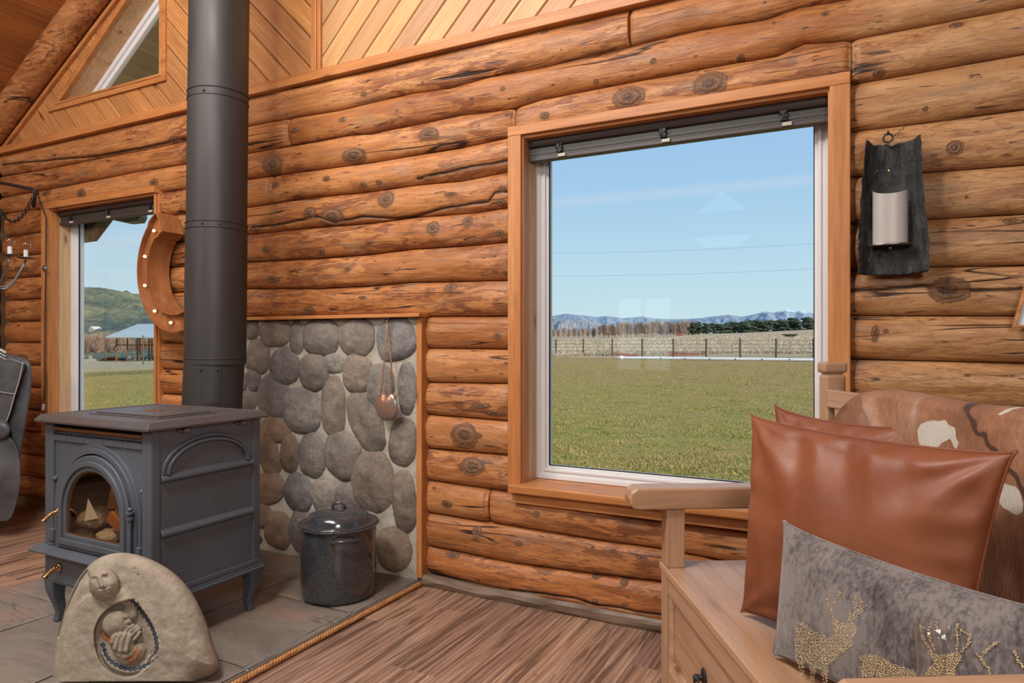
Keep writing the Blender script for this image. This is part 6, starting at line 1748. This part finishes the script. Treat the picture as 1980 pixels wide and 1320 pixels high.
# hillside through the left window
def lefthill():
    xs_ = [40, 157, 200, 250, 310, 380, 480]; ys_ = [548, 553, 556, 566, 580, 592, 606]
    tt = [95, 130, 180, 240, 330, 450, 560, 680, 800]; yy_ = [697, 684, 664, 652, 636, 622, 612, 590, None]
    vs = []; nx, ny = 200, 150
    for j in range(ny+1):
        t = 95+(820-95)*(j/ny)
        for i in range(nx+1):
            px = 40+440*i/nx; yr = float(np.interp(px, xs_, ys_))
            yb = float(np.interp(t, tt[:-1]+[800], [697, 684, 664, 652, 637, 622, 607, yr+12, yr])); yb = min(yb, 700)
            yb = yb if t < 560 else float(np.interp(t, [560, 820], [607+(yr-565)*.5, yr]))
            q = dp(px, 660, t); k = t/800; nn = noise.fractal(V((px*.02, t*.012, 4)), .9, 2, 5)
            z = H+(660-yb)/F*t+6.0*k*nn*(1 if j < ny else .3); vs.append((q.x, q.y, z))
    m = MB(); m.add(vs, [(j*(nx+1)+i, j*(nx+1)+i+1, (j+1)*(nx+1)+i+1, (j+1)*(nx+1)+i) for j in range(ny) for i in range(nx)])
    t = NT('sagebrush_hill'); o = t.obj()
    n1 = t.noise(t.map(o, (.012, .012, .03)), 1, 4, .6); n2 = t.noise(t.map(o, (.12, .12, .2)), 1.2, 4, .75)
    c = t.ramp(n1, [(.40, (.27, .27, .15)), (.5, (.15, .19, .13)), (.6, (.085, .13, .12))])
    c = t.mix(t.ramp(n2, [(.45, 0), (.6, .7)]), c, (.055, .085, .085)); c = t.mix(t.ramp(n2, [(.32, .7), (.42, 0)]), c, (.36, .34, .21))
    t.fin(c, 1, None, spec=0); return tag(m.build('hillside', t.m, smooth=True), kind='structure')
lefthill()
# ---------------------------------------------------------------- trees
M['twig'] = plain('bare_twigs', (.36, .25, .19), .9); M['pine_n'] = plain('pine_needles', (.045, .068, .036), .95); M['brush'] = plain('leafless_brush', (.13, .10, .075), .95)
def bare_tree(h, seed):
    R = random.Random(seed); root = empty('bare_tree'); m = MB(); m.tube([(0, 0, 0), (.1, 0, h*.5), (0, 0, h*.9)], [.22, .12, .03], 5); m.build('trunk', M['twig'], root)
    m = MB()
    for i in range(150):
        z0 = h*R.uniform(.10, .75); a = R.uniform(0, 2*pi); L = h*R.uniform(.22, .42)*(1.1-z0/h*.5); sp = R.uniform(.16, .42)
        p = V((0, 0, z0)); q = p+V((cos(a)*L*sp, sin(a)*L*sp, L)); m.tube([p, p.lerp(q, .5)+V((cos(a)*.15, sin(a)*.15, 0)), q], [.045, .032, .016], 3)
    m.build('branches', M['twig'], root); return root
def pine_tree(h, seed):
    R = random.Random(seed); root = empty('pine_tree'); m = MB(); m.tube([(0, 0, 0), (0, 0, h*.8)], [.25, .1], 6); m.build('trunk', M['post'], root)
    m = MB()
    for i in range(26):
        z = h*R.uniform(.16, .95); rr_ = h*.30*(1.15-z/h)+.3; a = R.uniform(0, 2*pi); d = rr_*R.uniform(.2, .8); r_ = R.uniform(.5, 1.0)*h*.12
        k0 = len(m.v); m.ball((cos(a)*d, sin(a)*d, z), r_, n=6, sc=(1.2, 1.2, .8))
        for k in range(k0, len(m.v)):
            p = V(m.v[k]); m.v[k] = tuple(p+V((1, 1, 1))*.25*noise.noise(p*1.7+V((seed, 0, 0))))
    m.build('crown', M['pine_n'], root); return root
protos = [bare_tree(8, k) for k in range(4)]; pps = [pine_tree(8, k) for k in range(4)]
def place(proto, px, base_y, top_y, t, label, cat, group):
    global used
    if proto in used: 
        r = proto.copy(); COL.objects.link(r)
        for ch in proto.children: c = ch.copy(); COL.objects.link(c); c.parent = r
    else: r = proto; used.add(proto)
    p = dp(px, base_y, t); r.location = (p.x, p.y, p.z); s_ = (base_y-top_y)/F*t/8; r.scale = (s_*(2.6 if 'bare' in label else 1.8), s_*1.6, s_); r.rotation_euler = (0, 0, px*1.7)
    return tag(r, label, cat, group)
used = set(); R = random.Random(77)
px = 1052; k = 0
while px < 1352:
    if px < 1155: ty, by = R.uniform(631, 637), 653.5
    elif px < 1200: ty, by = R.uniform(623, 629), 653
    else: ty, by = R.uniform(617, 625), 651.5
    place(protos[k % 4], px, by, ty, R.uniform(255, 285), 'bare brown leafless tree in the row beyond the pasture', 'tree', 'bare trees beyond the pasture'); px += R.uniform(4.5, 8.5) if px > 1155 else R.uniform(8, 12); k += 1
px = 1341; k = 0
while px < 1640:
    if px < 1530: ty = 624-5*((px-1340)/200)+R.uniform(-3, 2)
    else: ty = R.uniform(612, 622)
    if 1521 < px < 1526 or 1553 < px < 1562: px += 6
    place(pps[k % 4], px, 647 if px < 1500 else 643.5, ty, R.uniform(225, 245), 'dark green pine tree in the row at the right behind the pasture', 'tree', 'pines beyond the pasture'); px += R.uniform(9, 14); k += 1
# brush band behind the shed (left window)
px = 100; k = 0
while px < 400:
    place(protos[k % 4], px, 690, R.uniform(640, 655), R.uniform(128, 150), 'bare brown thicket tree behind the open pole shed', 'tree', 'bare trees behind the pole shed'); px += R.uniform(7, 12); k += 1
# ---------------------------------------------------------------- pole shed
M['tin'] = plain('tin_roof', (.42, .50, .52), .5); M['pole'] = plain('rusty_pole', (.16, .09, .055), .8)
def C3(x, y): return (120+x/4.123, 500+y/4.125)
ps = tag(empty('pole_shed', tuple(dp(260, 700, 86))), 'open sided pole shed with a pale tin roof out in the field', 'shed')
m = MB(); a, b = dp(205, 652.5, 85), dp(420, 653.5, 80); c, d = dp(420, 627, 92), dp(266, 628, 97); m.prism([a, b, c, d], (0, 0, .12)); keep(m.build('roof', M['tin']), ps)
for (x, y0, y1, t) in ((434, 632, 826, 86), (521, 632, 832, 86), (600, 632, 820, 92), (618, 632, 832, 86), (693, 636, 830, 90), (715, 636, 834, 86), (770, 636, 835, 86), (860, 636, 835, 86)):
    p, q = dp(*C3(x, y0+2), t), dp(*C3(x, y1), t); m = MB(); m.tube([p, q], .11, 6); keep(m.build('pole', M['pole']), ps)
for (x0, y0, x1, y1) in ((440, 688, 860, 690), (600, 790, 860, 790), (430, 690, 332, 816), (460, 826, 600, 785)):
    m = MB(); m.tube([dp(*C3(x0, y0), 86.5), dp(*C3(x1, y1), 86.5)], .07, 5); keep(m.build('brace', M['pole']), ps)
m = MB(); m.tube([dp(*C3(645, 612), 62), dp(*C3(647, 872), 62)], .07, 6); tag(m.build('utility_post', M['pole']), 'single dark post standing closer than the pole shed', 'post')
# white farmhouse far off
hp = dp(184, 641, 330); hs_ = tag(empty('farmhouse', tuple(hp)), 'tiny white farmhouse at the foot of the far hillside', 'house')
M['wh'] = plain('white_siding', (.62, .60, .55), .8)
m = MB(); w = 1.9; m.box((hp.x-w, hp.y-w, hp.z-1), (hp.x+w, hp.y+w, hp.z+1.2)); keep(m.build('walls', M['wh']), hs_)
m = MB(); m.prism([(hp.x-w*1.1, hp.y-w*1.1, hp.z+1.2), (hp.x+w*1.1, hp.y-w*1.1, hp.z+1.2), (hp.x, hp.y-w*1.1, hp.z+2.6)], (0, w*2.2, 0)); keep(m.build('roof', M['wh']), hs_)
# red barn, brush heap, feeder
M['red'] = plain('red_paint', (.42, .10, .06), .7)
def small_barn(px, py, t, w, h, rh, label, name, mat, rmat):
    p = dp(px, py, t); r = tag(empty(name, tuple(p)), label, name.split('_')[-1]); m = MB(); m.box((p.x-w, p.y-w, p.z), (p.x+w, p.y+w, p.z+h)); keep(m.build('walls', mat), r)
    m = MB(); m.prism([(p.x-w*1.1, p.y-w*1.1, p.z+h), (p.x+w*1.1, p.y-w*1.1, p.z+h), (p.x+w*.35, p.y-w*1.1, p.z+h+rh)], (0, w*2.2, 0)); keep(m.build('roof', rmat), r)
small_barn(1315, 651, 215, 1.3, .3, .75, 'low red roofed barn in front of the bare trees', 'red_barn', M['wh'], M['red'])
p = dp(1527, 657, 110); fd = tag(empty('livestock_shelter', tuple(p)), 'small dark open livestock shelter in the pasture at right', 'shelter')
m = MB(); m.box((p.x-1.1, p.y-.8, p.z+.75), (p.x+1.2, p.y+.8, p.z+.95)); keep(m.build('roof', M['post']), fd)
m = MB(); m.box((p.x-.8, p.y, p.z), (p.x+.9, p.y+.7, p.z+.75)); keep(m.build('walls', M['brush']), fd)
m = MB(); R = random.Random(3); p = dp(1268, 655, 133)
for i in range(70):
    a = p+V((R.uniform(-2.8, 2.8), R.uniform(-1, 1), R.uniform(0, .5))); m.tube([a, a+V((R.uniform(-1.2, 1.2), 0, R.uniform(-.2, .8)))], .05, 4)
tag(m.build('brush_pile', M['rail']), 'heap of pale cut branches in the pasture before the trees', 'brush pile', kind='stuff')
for (px, py, w, lab) in ((1212, 686, .95, 'red farm implement lying low behind the fence at left'), (1322, 684, 1.3, 'red farm implement lying low behind the fence at centre')):
    p = dp(px, py+3, 55); m = MB(); m.tube([p+V((-w, 0, 0)), p+V((w, 0, .12))], .07, 6); m.tube([p+V((-w*.5, 0, -.05)), p+V((-w*.4, 0, .3))], .05, 6); m.tube([p+V((w*.5, 0, -.05)), p+V((w*.5, 0, .25))], .05, 6); m.tube([p+V((-w, 0, .2)), p+V((w*.3, 0, .15))], .04, 6)
    tag(m.build('farm_implement', M['red']), lab, 'implement')
for (px, py, w, h, lab) in ((1108, 658, .9, .5, 0), ):
    for dx in (-6, 6):
        p = dp(px+dx-8, 660, 150); m = MB(); m.ball((p.x, p.y, p.z+.0), .45, n=6, sc=(1.3, .8, .8)); tag(m.build('sheep', M['wh'], smooth=True), 'white sheep-like speck grazing far out, '+('left' if dx < 0 else 'right')+' one of two', 'sheep')
# power lines
for (y0, y1, lab) in ((490, 468, 'upper thin power line crossing the sky in the large window'), (533, 517, 'lower thin power line crossing the sky in the large window')):
    a, b = dp(980, y0, 62), dp(1660, y1-2, 52); pts = [a.lerp(b, i/24)+V((0, 0, -.25*sin(pi*i/24))) for i in range(25)]; m = MB(); m.tube(pts, .006, 4); tag(m.build('power_line', M['steel']), lab, 'power line')
# ---------------------------------------------------------------- eaves outside the smaller window
m = MB(); m.prism([dp(x, y, 5.75) for x, y in ((170, 400), (269, 400), (270, 418), (265, 427), (242, 429), (203, 421), (170, 424))], fwdv*.12); tag(m.build('eave_beam', M['soffit'] if 0 else M['greywood']), 'weathered beam end under the eave outside the smaller window', 'beam')
m = MB(); m.prism([wp(x, y, 2.866) for x, y in ((110, 405), (200, 412), (190, 427), (163, 463), (110, 470))], (0, .09, 0)); tag(m.build('eave_brace', M['greywood']), 'angled wooden brace outside the upper left of the smaller window', 'brace')
# soffit over the outside of the gable
mb = MB(); boards(mb, [[(-.35, 2.88), (3.04*s1, 2.88), (3.04*s1, 3.6), (-.35, 3.6)]], pi/2+.0, .12, (-5.57, 0, RB-.02), A1, (0,1,0), (A1.cross(V((0,1,0))))*-1, .01, .001, None, .002)
tag(mb.build('trim_9', M['soffit']), kind='structure')
